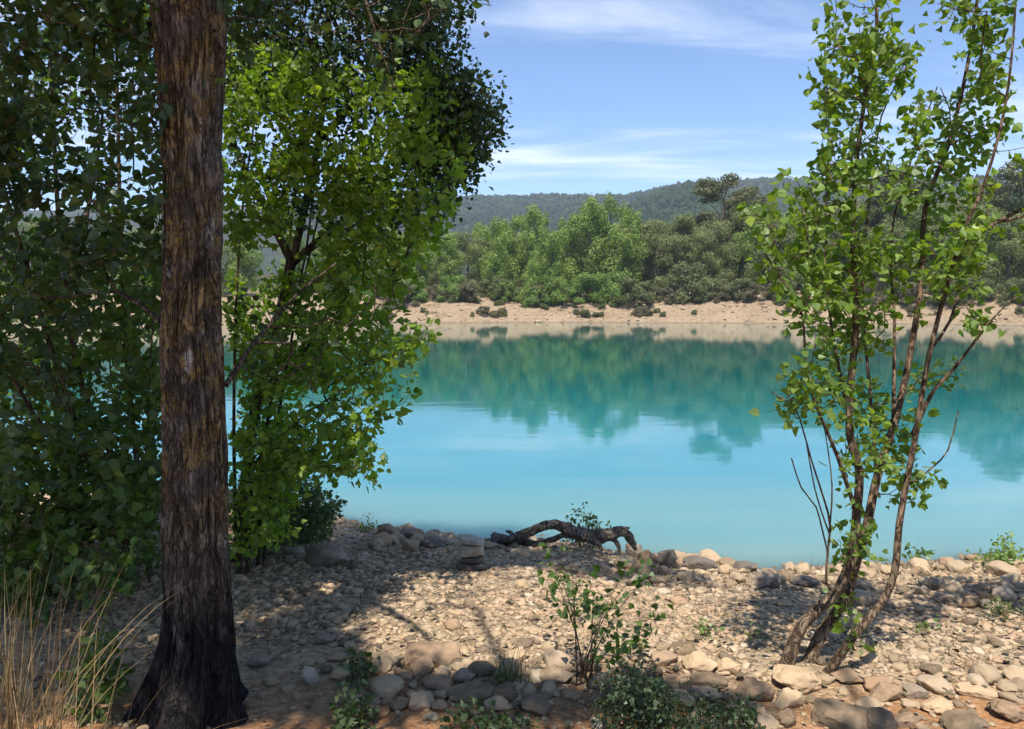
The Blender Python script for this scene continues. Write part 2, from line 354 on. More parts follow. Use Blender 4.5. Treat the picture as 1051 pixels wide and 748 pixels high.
HA = hill('hill_ridge', 480, 900, 1250, [(-900, 240), (0, 214), (300, 205), (464, 202), (489, 200), (537, 200), (600, 199), (640, 198), (700, 190), (768, 181), (818, 183), (900, 184), (1000, 180), (1100, 185), (2100, 215)], 3, 0)
HB = hill('hill', 330, 560, 760, [(-900, 330), (420, 300), (560, 262), (620, 236), (655, 206), (680, 196), (702, 188), (717, 185), (730, 189), (760, 205), (800, 214), (900, 205), (1000, 196), (1100, 200), (2100, 240)], 8, 0)
ICO = None
def ico(sub):
    import bmesh
    b = bmesh.new(); bmesh.ops.create_icosphere(b, subdivisions=sub, radius=1); V = np.array([v.co[:] for v in b.verts]); Fc = np.array([[v.index for v in f.verts] for f in b.faces]); b.free(); return V, Fc
I1, I2, I3, I4 = ico(1), ico(2), ico(4), ico(5)
def hill_trees(Vh, n, seed):
    r = np.random.default_rng(seed); ny, nx = Vh.shape[:2]
    i = r.integers(0, int(ny * .62), n); j = r.integers(0, nx - 1, n); a = r.random((n, 1)); b = r.random((n, 1))
    p = Vh[i, j] * (1 - a) + Vh[i, j + 1] * a; p = p * (1 - b) + (Vh[i + 1, j] * (1 - a) + Vh[i + 1, j + 1] * a) * b
    px = to_px(p); k = (px[:, 0] > 300) & (px[:, 0] < 1250); p = p[k]; n = len(p)
    s = r.uniform(1.3, 3.1, (n, 1, 1)); tv = I1[0][None] * s * np.array([1, 1, 1.15]) * (1 + .4 * r.uniform(-1, 1, (n, len(I1[0]), 1))); 
    V = (p[:, None] + tv + np.array([0, 0, 1.5])).reshape(-1, 3); f = (I1[1][None] + (np.arange(n) * len(I1[0]))[:, None, None]).reshape(-1, 3)
    return V, f, np.repeat(np.clip(.45 + .45 * fbm(p * .012, 3, 6) + r.normal(0, .13, n), 0, 1), len(I1[0]))
va, fa, ra = hill_trees(HA, 40000, 1); vb, fb, rb = hill_trees(HB, 34000, 2)
tag(mesh_obj('hill_forest', np.concatenate([va, vb]), [np.concatenate([fa, fb + len(va)])], M['hill_tree'], smooth=False, attrs={'rnd': np.concatenate([ra, rb])}), kind='stuff')

# the air between here and the hills
def haze():
    lo, hi = np.array([-2550, -390, -9.]), np.array([2550, 1500, 135.])
    V = np.array([[lo[0] if i & 1 == 0 else hi[0], lo[1] if i & 2 == 0 else hi[1], lo[2] if i & 4 == 0 else hi[2]] for i in range(8)])
    t = NT('haze'); v = t.node('ShaderNodeVolumePrincipled'); v.inputs['Color'].default_value = (.72, .84, 1, 1); v.inputs['Density'].default_value = .00034; v.inputs['Anisotropy'].default_value = .1
    t.l.new(v.outputs[0], t.out.inputs['Volume'])
    tag(mesh_obj('haze', V, [[[0, 2, 3, 1], [4, 5, 7, 6], [0, 1, 5, 4], [2, 6, 7, 3], [0, 4, 6, 2], [1, 3, 7, 5]]], t.m, smooth=False), kind='stuff')
HAZE = True
if HAZE: haze()

# ------------------------------------------------------------------ foliage tools
def spline(pts, step):
    pts = np.asarray(pts, float); n = len(pts)
    if n == 2: m = max(2, int(np.linalg.norm(pts[1] - pts[0]) / step) + 1); return pts[0] + (pts[1] - pts[0]) * np.linspace(0, 1, m)[:, None]
    q = np.vstack([2 * pts[0] - pts[1], pts, 2 * pts[-1] - pts[-2]]); out = []
    for i in range(1, n):
        p0, p1, p2, p3 = q[i - 1], q[i], q[i + 1], q[i + 2]; m = max(1, int(np.linalg.norm(p2[:3] - p1[:3]) / step))
        t = (np.arange(m) / m)[:, None]
        out.append(.5 * (2 * p1 + (p2 - p0) * t + (2 * p0 - 5 * p1 + 4 * p2 - p3) * t ** 2 + (3 * p1 - p0 - 3 * p2 + p3) * t ** 3))
    return np.vstack(out + [pts[-1:]])
def tube(pts, rad, k):
    pts = np.asarray(pts, float); n = len(pts); T = unit(np.gradient(pts, axis=0)); ref = np.array([.3, .9, .1]) if abs(T[0, 2]) > .8 else np.array([0, 0, 1.])
    A = unit(np.cross(T, ref)); B = np.cross(T, A); a = np.arange(k) * 2 * math.pi / k
    V = (pts[:, None] + rad[:, None, None] * (A[:, None] * np.cos(a)[None, :, None] + B[:, None] * np.sin(a)[None, :, None])).reshape(-1, 3)
    i = np.arange((n - 1) * k).reshape(n - 1, k); j = np.roll(i, -1, 1)
    return V, np.stack([i, j, j + k, i + k], -1).reshape(-1, 4)

class Skel:
    def __init__(s, step=.09, seed=0):
        s.p = np.zeros((60000, 3)); s.par = np.full(60000, -1); s.rm = np.zeros(60000); s.sid = np.zeros(60000, int); s.n = 0; s.step = step; s.r = np.random.default_rng(seed); s.ns = 0; s.tips = []; s.dirs = []
    def add(s, p, par, rm, sid):
        i = s.n; s.p[i] = p; s.par[i] = par; s.rm[i] = rm; s.sid[i] = sid; s.n += 1; return i
    def stem(s, pts, r0, r1, own=True, wob=.012, tp=.8):
        """a main stem through pts; base: index of the node it leaves from (nearest one is used when own is False)"""
        q = spline(pts, s.step); m = len(q); q = q + wob * fbm(q * 3.1 + s.ns * 7, 2, 5)[:, None] * s.r.uniform(-1, 1, (1, 3)) * np.linspace(0, 1, m)[:, None]
        sid = s.ns; par = -1
        if not own:
            par = int(np.argmin(np.linalg.norm(s.p[:s.n] - q[0], axis=1))); sid = s.sid[par]; q[0] = .5 * q[0] + .5 * s.p[par]
        else: s.ns += 1
        for i in range(m): par = s.add(q[i], par, r0 + (r1 - r0) * (i / max(m - 1, 1)) ** tp, sid)
        return par
    def attach(s, T, lowbias=.7, jit=.2, maxd=9):
        T = np.asarray(T, float)
        d0 = np.array([np.min(np.linalg.norm(s.p[:s.n] - t, axis=1)) for t in T]); order = np.argsort(d0)
        for k in order:
            t = T[k]; d = t - s.p[:s.n]; l = np.linalg.norm(d, axis=1); c = l + lowbias * np.maximum(-d[:, 2] + .25 * l, 0); i = int(np.argmin(c)); L = l[i]
            if L > maxd: continue
            m = max(2, int(L / s.step) + 1); a = s.p[i]; par = i
            up = np.array([0, 0, 1.]); mid = (a + t) / 2 + s.r.uniform(-1, 1, 3) * L * jit - up * L * .06
            u = np.linspace(0, 1, m + 1)[1:, None]; q = (1 - u) ** 2 * a + 2 * u * (1 - u) * mid + u ** 2 * t
            for v in q: par = s.add(v, par, 0, s.sid[i])
            s.tips.append(t); s.dirs.append(unit(q[-1] - (q[-2] if m > 1 else a)))
    def tubes(s, rt=.0017, ex=.5, cap=None):
        n = s.n; cnt = np.zeros(n); has = np.zeros(n, bool); has[s.par[:n][s.par[:n] >= 0]] = True; cnt[~has] = 1
        for i in range(n - 1, -1, -1):
            if s.par[i] >= 0: cnt[s.par[i]] += cnt[i]
        rad = rt * cnt ** ex
        rad = np.where(s.rm[:n] > 0, s.rm[:n], np.minimum(rad, .02))
        ch = [[] for _ in range(n)]
        for i in range(n):
            if s.par[i] >= 0: ch[s.par[i]].append(i)
        out = {}
        def emit(chain, sid, first):
            if len(chain) < 2: return
            r = rad[chain].copy()
            if not first: r[0] = min(r[0], r[1] * 1.3)
            for q in range(1, len(r)): r[q] = min(r[q], r[q - 1])
            k = 12 if r[0] > .03 else 8 if r[0] > .012 else 5 if r[0] > .005 else 3
            pts = s.p[chain]
            V, f = tube(pts, r, k); L = out.setdefault(sid, [[], [], 0]); L[0].append(V); L[1].append(f + L[2]); L[2] += len(V)
        done = np.zeros(n, bool)
        for i in range(n):
            if done[i]: continue
            chain = [i] if s.par[i] < 0 else [s.par[i], i]; done[i] = True; c = i
            while ch[c]:
                und = [x for x in ch[c] if not done[x]]
                if not und: break
                b = max(und, key=lambda x: (s.rm[x] > 0, cnt[x])); chain.append(b); done[b] = True; c = b
            emit(chain, s.sid[i], s.par[i] < 0)
        return {k: (np.vstack(v[0]), np.vstack(v[1])) for k, v in out.items()}

_L = np.array([[0, 0, 0], [-.3, .04, .05], [-.47, .3, .1], [-.25, .68, .05], [0, 1, -.08], [.25, .68, .05], [.47, .3, .1], [.3, .04, .05]])
_LF = np.array([[0, 4, 3, 2, 1], [0, 7, 6, 5, 4]])[:, ::-1]
_S = np.array([[0, 0, 0], [-.26, .4, .06], [0, 1, -.05], [.26, .4, .06]]); _SF = np.array([[0, 1, 2], [0, 2, 3]])
def leaves(pos, dr, nr, size, rnd, simple=False):
    T, TF = (_S, _SF) if simple else (_L, _LF)
    dr = unit(dr); sd = unit(np.cross(dr, nr)); nr = np.cross(sd, dr); m = len(pos)
    V = pos[:, None] + size[:, None, None] * (T[None, :, :1] * sd[:, None] + T[None, :, 1:2] * dr[:, None] + T[None, :, 2:] * nr[:, None] * rng.uniform(-.8, 2.6, (m, 1, 1)))
    f = (TF[None] + (np.arange(m) * len(T))[:, None, None]).reshape(-1, TF.shape[1])
    return V.reshape(-1, 3), f, np.repeat(rnd, len(T))
def sprig_leaves(r, tips, dirs, per, length, size, off=.035, simple=False, up=.45, keep=None, droop=.35):
    tips = np.asarray(tips); dirs = unit(dirs); n = len(tips)
    T = np.repeat(tips, per, 0); D = np.repeat(dirs, per, 0); m = len(T); u = r.uniform(-.12, 1, (m, 1))
    pp = unit(np.cross(D, r.normal(size=(m, 3)))); pos = T - D * u * length + pp * off * r.uniform(.4, 1.6, (m, 1))
    dr = pp * 1.0 + D * r.uniform(0, .9, (m, 1)) + np.array([0, 0, -droop]) + r.normal(size=(m, 3)) * .3
    nr = np.array([0, 0, up]) + pp * -.0 + r.normal(size=(m, 3)) * .6
    rd = np.clip(np.repeat(r.normal(.45, .14, n), per) + r.normal(0, .16, m), 0, 1); sz = size * r.uniform(.5, 1.3, m)
    if keep is not None: k = keep(pos); pos, dr, nr, rd, sz = pos[k], dr[k], nr[k], rd[k], sz[k]
    return leaves(pos, dr, nr, sz, rd, simple)
def poly_targets(r, poly, n, d0, d1, gap=None):
    """n points inside the volume seen through a photo outline, d0..d1 metres away"""
    xs, ys = [p[0] for p in poly], [p[1] for p in poly]; out = []
    while len(out) < n:
        q = np.stack([r.uniform(min(xs), max(xs), 400), r.uniform(min(ys), max(ys), 400)], -1); q = q[in_poly(q, poly)]
        for a, b in q:
            p = P(a, b, r.uniform(d0, d1))
            if gap is not None and vnoise((p * gap[0])[None], 31)[0] < gap[1]: continue
            out.append(p)
            if len(out) >= n: break
    return np.array(out)
def finish_tree(root, sk, leafdata, leafmat, barkmat, part='stem', smoothleaf=False):
    for sid, (V, f) in sk.tubes().items(): mesh_obj(part, V, [f], barkmat, root)
    V, f, rd = leafdata; mesh_obj('crown', V, [f], leafmat, root, smooth=smoothleaf, attrs={'rnd': rd})
def cat3(*L):
    V = np.vstack([l[0] for l in L]); off = 0; fs = []
    for l in L: fs.append(l[1] + off); off += len(l[0])
    return V, np.vstack(fs), np.concatenate([l[2] for l in L])

# outlines kept sunlit: crown leaves whose shadow would land here are culled
LIT = [([(330, 622), (430, 602), (540, 592), (640, 612), (760, 612), (830, 628), (900, 632), (960, 648), (1080, 640), (1080, 708), (1080, 738), (960, 742), (880, 735), (790, 722), (700, 704), (640, 690), (600, 684), (540, 668), (430, 655), (330, 645)], None),
       ([(375, 648), (640, 650), (640, 700), (600, 716), (545, 706), (500, 690), (470, 704), (375, 697)], None),
       ([(850, 572), (1080, 565), (1080, 603), (960, 606), (850, 592)], None),
       ([(80, 130), (168, 130), (168, 300), (90, 270)], 4.3), ([(80, 130), (168, 130), (168, 300), (90, 270)], 4.8),
       ([(225, 60), (330, 55), (425, 40), (440, 150), (410, 270), (300, 275), (220, 250)], 4.35), ([(225, 60), (330, 55), (425, 40), (440, 150), (410, 270), (300, 275), (220, 250)], 4.8), ([(225, 60), (330, 55), (425, 40), (440, 150), (410, 270), (300, 275), (220, 250)], 5.3),
       ([(775, -260), (1200, -260), (1200, 640), (940, 690), (790, 690), (800, 400), (760, 200)], 3.75)]
WATER_LIT = [(300, 345), (1080, 345), (1080, 562), (850, 562), (720, 545), (650, 522), (540, 525), (480, 538), (330, 532), (300, 522)]
SHADE = [[(240, 585), (350, 545), (500, 545), (550, 530), (650, 540), (700, 566), (860, 588), (880, 604), (1080, 604), (1080, 640), (960, 640), (900, 625), (760, 606), (640, 600), (540, 585), (430, 596), (330, 615), (250, 620)],
         [(-60, 560), (240, 560), (250, 760), (-60, 760)], [(250, 700), (400, 700), (560, 718), (640, 706), (720, 716), (800, 735), (800, 760), (250, 760)]]
def shade_points(r, n, z0, z1):
    """points z0..z1 metres up whose shadow falls on the shaded parts of the beach and on the old trunk"""
    out = []
    while len(out) < n:
        if r.random() < .2: g = P(r.uniform(160, 232), r.uniform(-150, 640), 2.85)
        else:
            pl = SHADE[r.choice(3, p=[.58, .21, .21])]; xs, ys = [p[0] for p in pl], [p[1] for p in pl]; q = np.array([r.uniform(min(xs), max(xs)), r.uniform(min(ys), max(ys))])
            if not in_poly(q[None], pl)[0]: continue
            rr = ray(*q); t = (CAMZ + .25) / -rr[2]; g = np.array([rr[0] * t, rr[1] * t, -.25])
        z = r.uniform(z0, z1); p = g + TOSUN * (z - g[2]) / TOSUN[2]
        if to_px(p)[1] < -70 or p[1] < .6: out.append(p)
    return np.array(out)
def shades_lit(pos):
    t = (pos[:, 2] - WZ) / TOSUN[2]; r = in_poly(to_px(pos - TOSUN * t[:, None]), WATER_LIT)
    for poly, dep in LIT:
        for zg in ((-.3, -.06) if dep is None else (0,)):
            if dep is None: t = (pos[:, 2] - zg) / TOSUN[2]
            else: t = (dep - pos[:, 1]) / -TOSUN[1]
            q = pos - TOSUN * t[:, None]; r |= in_poly(to_px(q), poly) & (t > 0)
    return r

# ------------------------------------------------------------------ the old poplar on the left
def old_poplar():
    r = np.random.default_rng(11)
    prof = [(748, 186, 70), (735, 187, 61), (715, 190, 53), (690, 194, 46), (660, 199, 40), (620, 201, 36), (560, 201, 35), (500, 203, 34), (420, 202, 34), (333, 198, 31), (250, 196.5, 29), (125, 193, 30), (0, 191, 35)]
    d = 2.92; cen, rad = [], []
    for py, px, hw in prof: cen.append(P(px + 3.5 * math.sin(py / 90), py, d)); rad.append(hw / F * d * .91)
    cen = np.array(cen); rad = np.array(rad); base = np.array([cen[0][0], d, Hs(cen[0][0], d)])
    cen[:, 1] = d; cen[0][2] = base[2] - .06
    top = [(cen[-1] + np.array([-.05, -.05, .9]), .1), (cen[-1] + np.array([-.15, -.1, 1.9]), .085), (cen[-1] + np.array([-.1, -.2, 3.0]), .06)]
    cen = np.vstack([cen] + [t[0] for t in top]); rad = np.concatenate([rad, [t[1] for t in top]])
    q = spline(np.column_stack([cen, rad]), .012); c, R = q[:, :3], q[:, 3]
    k = 220; a = np.arange(k) * 2 * math.pi / k; n = len(c)
    A, Zr = np.meshgrid(a, c[:, 2]); pn = np.stack([np.cos(A) * 5.5, np.sin(A) * 5.5, Zr * 2.2], -1).reshape(-1, 3)
    ridge = 1 - np.abs(fbm(pn * np.array([1.3, 1.3, .8]), 4, 2)).reshape(n, k); fine = fbm(pn * np.array([3.2, 3.2, 1.6]), 3, 4).reshape(n, k)
    low = np.clip((base[2] + .55 - Zr) / .6, 0, 1); lob = np.cos(A * 5 + 1 + .8 * np.sin(A * 2)) * low ** 1.5
    rr = R[:, None] * (1 + .09 * fbm(pn * .25, 2, 7).reshape(n, k)) + .02 * (ridge - .6) + .008 * fine + R[:, None] * .24 * lob * (1 + .8 * fbm(pn * .6, 2, 21).reshape(n, k))
    V = np.stack([c[:, 0:1] + rr * np.cos(A), c[:, 1:2] + rr * np.sin(A), Zr], -1).reshape(-1, 3)
    i = np.arange((n - 1) * k).reshape(n - 1, k); j = i - np.arange(k)[None] + np.roll(np.arange(k), -1)[None]
    root = thing('poplar_tree', base, 'old poplar with orange lichen on thick bark and charred black base', 'tree', 'poplars on the near shore')
    tr = mesh_obj('trunk', V, [np.stack([i, j, j + k, i + k], -1).reshape(-1, 4)], M['old_bark'], root)
    sk = Skel(.1, 3)
    T0 = cen[-4]
    sk.stem([P(232, 395, d - .02), P(262, 352, 3.1), P(300, 310, 3.3), P(345, 270, 3.5)], .012, .004)
    sk.stem([P(165, 330, d), P(120, 300, 3.0), P(60, 306, 3.1), P(20, 300, 3.2)], .009, .003)
    sk.stem([P(215, 20, d), P(250, -40, 3.0), P(300, -110, 3.15), P(360, -220, 3.3)], .03, .01)
    sk.stem([P(170, 20, d), P(130, -50, 2.9), P(60, -120, 2.8), P(-20, -240, 2.6)], .03, .01)
    sk.stem([P(190, -60, d), P(200, -120, 2.7), P(230, -260, 2.3), P(240, -420, 1.9)], .035, .01)
    sk.stem([P(195, 30, d + .05), P(240, -100, 3.2), P(300, -250, 3.6), P(380, -420, 3.9)], .035, .01)
    sk.stem([P(365, -30, 3.25), P(380, 17, 3.2), P(392, 55, 3.18), P(405, 92, 3.15)], .008, .003)
    sk.stem([cen[-3], cen[-2], cen[-1] + np.array([0, 0, 1.2])], .05, .02)
    T = [poly_targets(r, [(-90, -60), (165, -60), (160, 60), (150, 200), (110, 330), (90, 470), (-90, 480)], 330, 2.8, 3.7, (2.2, -.15)),
         poly_targets(r, [(225, -60), (520, -60), (470, 5), (420, 50), (395, 105), (370, 60), (300, 40), (235, 70)], 150, 2.9, 3.7, (2, -.3)), poly_targets(r, [(400, -50), (505, -50), (524, 3), (492, 10), (470, 28), (430, 45)], 34, 3.1, 3.5),
         poly_targets(r, [(240, 300), (330, 260), (405, 300), (330, 400), (250, 420)], 55, 3.0, 3.8), poly_targets(r, [(214, -20), (240, -20), (245, 150), (226, 150)], 14, 2.72, 2.9), poly_targets(r, [(150, 20), (176, 0), (172, 330), (150, 330)], 14, 2.72, 2.9)]
    # the unseen high crown, its leaves placed to shade the beach and trunk
    e = r.normal(size=(1500, 3)); e = unit(e) * (r.random((1500, 1)) ** .4) * np.array([2.3, 2.1, 1.7]) + np.array([-1.6, 2.2, 5.3])
    e = e[(to_px(e)[:, 1] < -60) | (e[:, 1] < .4)]; e = e[~shades_lit(e) | (r.random(len(e)) < .08)]
    sp = shade_points(r, 900, 3.6, 6); e = np.vstack([e, sp[(sp[:, 0] < .2) & (sp[:, 1] > .3)]])
    sk.attach(np.vstack(T + [e])); tips, dirs = np.array(sk.tips), np.array(sk.dirs)
    high = (to_px(tips)[:, 1] < -55) | (tips[:, 1] < .5)
    kp = lambda pos: ~shades_lit(pos) | (r.random(len(pos)) < .07)
    l1 = sprig_leaves(r, tips[~high], dirs[~high], 12, .22, .044, keep=kp)
    l2 = sprig_leaves(r, tips[high], dirs[high], 14, .34, .085, .08, simple=True, keep=kp)
    # one mesh per leaf template
    for sid, (V, f) in sk.tubes().items(): mesh_obj('limb', V, [f], M['bark'], root)
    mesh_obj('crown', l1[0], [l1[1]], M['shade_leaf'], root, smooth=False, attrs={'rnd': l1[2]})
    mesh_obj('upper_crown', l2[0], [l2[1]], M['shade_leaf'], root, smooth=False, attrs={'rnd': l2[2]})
old_poplar()

# unseen poplar added behind the viewpoint, its crown shaped to shade near stones
def shade_poplar():
    r = np.random.default_rng(12); b = np.array([.5, -2.9, 0.0]); b[2] = Hs(b[0], b[1])
    root = thing('poplar_tree', b, 'unseen tall poplar added behind the viewpoint, its crown shaped to shade the foreground stones', 'tree', 'poplars on the near shore')
    sk = Skel(.14, 5); tp = b + np.array([.1, .2, 7])
    sk.stem([b - np.array([0, 0, .2]), b + np.array([.1, 0, 2]), b + np.array([0, .1, 4.2]), tp], .17, .05)
    for q in [(-2.4, 1.5, 6), (2.2, 2.2, 6.2), (.5, 3.4, 6), (2.0, 4.4, 5.6), (-1.2, 4.2, 5.6), (-.6, -2, 6)]:
        sk.stem([b + np.array([.05, .05, 3.2]), b + np.array([q[0] * .5, q[1] * .5, q[2] * .8]), b + np.array(q)], .06, .015, own=False)
    e = unit(r.normal(size=(1200, 3))) * (r.random((1200, 1)) ** .4) * np.array([3.6, 3.0, 2.2]) + b + np.array([.2, 1.2, 5.6])
    e = e[(e[:, 1] < .6) & (~shades_lit(e) | (r.random(len(e)) < .05))]
    e = np.vstack([e, shade_points(r, 1500, 4.2, 6.4)])
    sk.attach(e); kp = lambda pos: (~shades_lit(pos) | (r.random(len(pos)) < .05)) & ((to_px(pos)[:, 1] < -50) | (pos[:, 1] < .6))
    l = sprig_leaves(r, sk.tips, sk.dirs, 12, .34, .085, .08, simple=True, keep=kp)
    for sid, (V, f) in sk.tubes().items(): mesh_obj('trunk', V, [f], M['bark'], root)
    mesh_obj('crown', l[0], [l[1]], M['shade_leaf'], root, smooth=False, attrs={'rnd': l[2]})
shade_poplar()

# ------------------------------------------------------------------ thicket left of the trunk
def left_thicket():
    r = np.random.default_rng(21); b = G(118, 585); d = 4.4; b = np.array([P(118, 585, d)[0], d, 0]); b[2] = Hs(b[0], d)
    root = thing('poplar_thicket', b, 'dense many-stemmed young poplar filling the left edge beside the old trunk', 'tree', 'poplars on the near shore')
    sk = Skel(.09, 6)
    B = lambda dx, dy=0: b + np.array([dx, dy, -.06])
    sk.stem([B(0), P(108, 500, 4.3), P(68, 405, 4.2), P(20, 250, 4.1), P(-30, 60, 4.0)], .024, .006)
    sk.stem([B(.08), P(118, 480, 4.4), P(80, 380, 4.5), P(60, 220, 4.6), P(50, 20, 4.7), P(45, -120, 4.7)], .024, .006)
    sk.stem([B(.16, .1), P(140, 470, 4.5), P(128, 340, 4.6), P(122, 180, 4.7), P(120, 0, 4.7), P(125, -120, 4.7)], .02, .006)
    sk.stem([B(-.1), P(80, 500, 4.2), P(20, 400, 4.0), P(-60, 260, 3.9)], .02, .005)
    sk.stem([B(.2), P(150, 500, 4.1), P(152, 400, 3.9), P(160, 285, 3.8)], .006, .003)
    sk.stem([P(75, 300, 4.55), P(105, 118, 4.9), P(82, 105, 5.0), P(55, 92, 5.0)], .016, .006, own=False)
    T = [poly_targets(r, [(-60, -60), (165, -60), (168, 300), (165, 520), (120, 560), (-60, 560)], 500, 3.7, 5.4, (2.0, -.12)),
         poly_targets(r, [(-60, 300), (165, 300), (165, 520), (120, 560), (-60, 560)], 220, 3.8, 5.6, (2, -.2)), poly_targets(r, [(-60, 255), (168, 255), (168, 430), (-60, 430)], 210, 4.0, 5.8, (2.4, -.3)),
         poly_targets(r, [(-60, 430), (160, 430), (150, 600), (60, 620), (-60, 640)], 330, 3.3, 4.8)]
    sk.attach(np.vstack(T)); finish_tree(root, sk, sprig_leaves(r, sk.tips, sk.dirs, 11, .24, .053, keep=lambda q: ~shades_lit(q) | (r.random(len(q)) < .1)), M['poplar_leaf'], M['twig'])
left_thicket()

def inner_poplar():
    r = np.random.default_rng(22); d = 4.7; b = np.array([P(245, 570, d)[0], d, 0]); b[2] = Hs(b[0], d)
    root = thing('poplar_thicket', b, 'sunlit green bushy poplar with thin stems leaning right from behind the old trunk', 'tree', 'poplars on the near shore')
    sk = Skel(.09, 7); B = lambda dx, dy=0: b + np.array([dx, dy, -.06])
    sk.stem([B(0), P(252, 495, 4.6), P(290, 445, 4.6), P(335, 410, 4.7), P(385, 382, 4.8)], .017, .004)
    sk.stem([B(.05), P(262, 440, 4.7), P(290, 300, 4.8), P(303, 200, 4.8), P(313, 100, 4.9), P(320, 40, 4.9)], .017, .004)
    sk.stem([B(.08, .1), P(275, 430, 4.8), P(310, 280, 4.9), P(323, 183, 5.0), P(336, 95, 5.0)], .015, .004)
    sk.stem([B(.1, .15), P(290, 400, 4.9), P(325, 230, 5.0), P(345, 165, 5.0), P(372, 105, 5.1), P(420, 60, 5.1)], .015, .004)
    sk.stem([B(-.05, .1), P(240, 420, 4.9), P(246, 250, 5.0), P(262, 110, 5.0), P(270, 0, 5.0)], .014, .004)
    sk.stem([P(290, 400, 4.9), P(350, 300, 5.0), P(400, 240, 5.1), P(455, 190, 5.2)], .014, .004, own=False)
    sk.stem([P(335, 410, 4.7), P(352, 430, 4.4), P(370, 455, 4.2), P(383, 478, 4.1)], .006, .002, own=False)
    sk.stem([P(330, 400, 4.7), P(380, 370, 4.3), P(412, 362, 4.1), P(434, 345, 4.0)], .006, .002, own=False)
    T = [poly_targets(r, [(226, 30), (310, 40), (300, 110), (226, 110)], 70, 4.3, 5.4), poly_targets(r, [(240, 440), (300, 430), (310, 545), (240, 565)], 110, 4.2, 5.2), poly_targets(r, [(228, 90), (300, 60), (395, 70), (450, 60), (478, 120), (470, 185), (450, 240), (420, 285), (300, 290), (228, 280)], 480, 4.05, 5.0, (2.3, -.08)),
         poly_targets(r, [(235, 280), (405, 285), (385, 330), (345, 370), (300, 420), (250, 440)], 300, 4.3, 5.4, (2.3, -.1)),
         poly_targets(r, [(330, 300), (428, 335), (418, 380), (425, 412), (385, 410), (330, 420)], 50, 4.1, 4.9),
         poly_targets(r, [(240, 440), (320, 420), (375, 440), (365, 485), (290, 500), (250, 520)], 110, 4.1, 5.0, (2, -.2)),
         poly_targets(r, [(385, 300), (412, 318), (440, 326), (438, 348), (405, 372), (380, 350)], 16, 4.0, 4.5), poly_targets(r, [(345, 400), (420, 395), (425, 415), (390, 440), (384, 490), (355, 470)], 22, 4.0, 4.6), poly_targets(r, [(370, 470), (388, 475), (384, 492), (368, 488)], 3, 4.1, 4.2)]
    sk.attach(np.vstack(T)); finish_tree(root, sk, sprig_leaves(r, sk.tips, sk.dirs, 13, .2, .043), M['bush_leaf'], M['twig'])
inner_poplar()

def shore_oak():
    r = np.random.default_rng(23); d = 4.95; b = np.array([P(240, 500, d)[0], d, 0]); b[2] = Hs(b[0], d)
    root = thing('oak_tree', b, 'dark small-leaved oak leaning over the water behind the sunlit bushy poplar', 'tree')
    sk = Skel(.16, 8)
    sk.stem([b - np.array([0, 0, .1]), P(262, 420, d), P(300, 270, d), P(330, 120, d), P(340, -40, d)], .045, .016)
    sk.stem([P(300, 270, d), P(360, 220, d), P(430, 150, d), P(480, 115, d)], .03, .008, own=False)
    sk.stem([P(300, 270, d), P(240, 150, d), P(180, 20, d), P(160, -60, d)], .03, .009, own=False)
    sk.stem([P(320, 150, d), P(390, 80, d), P(440, 10, d), P(450, -60, d)], .04, .01, own=False)
    T = [poly_targets(r, [(250, -60), (480, -60), (478, 70), (512, 110), (505, 140), (485, 175), (480, 195), (440, 225), (400, 240), (330, 230), (250, 200)], 620, 4.6, 5.15, (2.2, -.4)), poly_targets(r, [(226, -60), (480, -60), (475, 60), (400, 110), (226, 100)], 330, 4.5, 5.05, (2.4, -.35)),
         poly_targets(r, [(-40, -60), (260, -60), (260, 180), (60, 120), (-40, 160)], 330, 4.8, 5.6, (2, -.3))]
    T.append(poly_targets(r, [(430, 50), (482, 72), (514, 100), (512, 135), (488, 172), (480, 198), (440, 225), (420, 150)], 230, 4.5, 5.05, (2.4, -.35)))
    keep = lambda q: ~(in_poly(to_px(q - TOSUN * ((q[:, 2] - WZ) / TOSUN[2])[:, None]), WATER_LIT) & (q[:, 2] > 2.7) & (r.random(len(q)) < .85))
    sk.attach(np.vstack(T)); finish_tree(root, sk, sprig_leaves(r, sk.tips, sk.dirs, 16, .24, .034, .07, droop=.2, keep=keep), M['oak_leaf'], M['bark'], 'trunk')
shore_oak()

def shrub(name, label, px, py, poly, n, d0, d1, size, mat, per=9, stems=6, seed=0, cat='shrub', group=None, length=.16, simple=False, bark='twig', off=.025, part='crown'):
    r = np.random.default_rng(100 + seed); b = G(px, py); root = thing(name, b, label, cat, group); sk = Skel(.05, seed)
    T = poly_targets(r, poly, n, b[1] + d0, b[1] + d1)
    ends = T[r.choice(n, min(stems, n), replace=False)]
    V = []
    for e in ends:
        s = b + np.array([r.uniform(-.04, .04), r.uniform(-.04, .04), -.03]); m = s * .5 + e * .5 + np.array([0, 0, .12 * abs(e[2] - s[2])]); sk.stem([s, m, e], .004, .0015, own=True)
    sk.attach(T, lowbias=.9)
    st = list(sk.tubes(.0009).values()); off_ = 0; VV, FF = [], []
    for v, f in st: VV.append(v); FF.append(f + off_); off_ += len(v)
    mesh_obj('stem', np.vstack(VV), [np.vstack(FF)], M[bark], root)
    l = sprig_leaves(r, sk.tips, sk.dirs, per, length, size, off, simple=simple)
    mesh_obj(part, l[0], [l[1]], M[mat], root, smooth=False, attrs={'rnd': l[2]})
    return root
shrub('shrub', 'low dark-leaved shrub on shore rocks below the bushy poplar', 318, 556, [(262, 500), (300, 478), (330, 500), (356, 512), (345, 528), (338, 552), (280, 560), (240, 550), (240, 505)], 420, -.7, .4, .03, 'shrub_leaf', 12, 12, 1, 'shrub', length=.14)
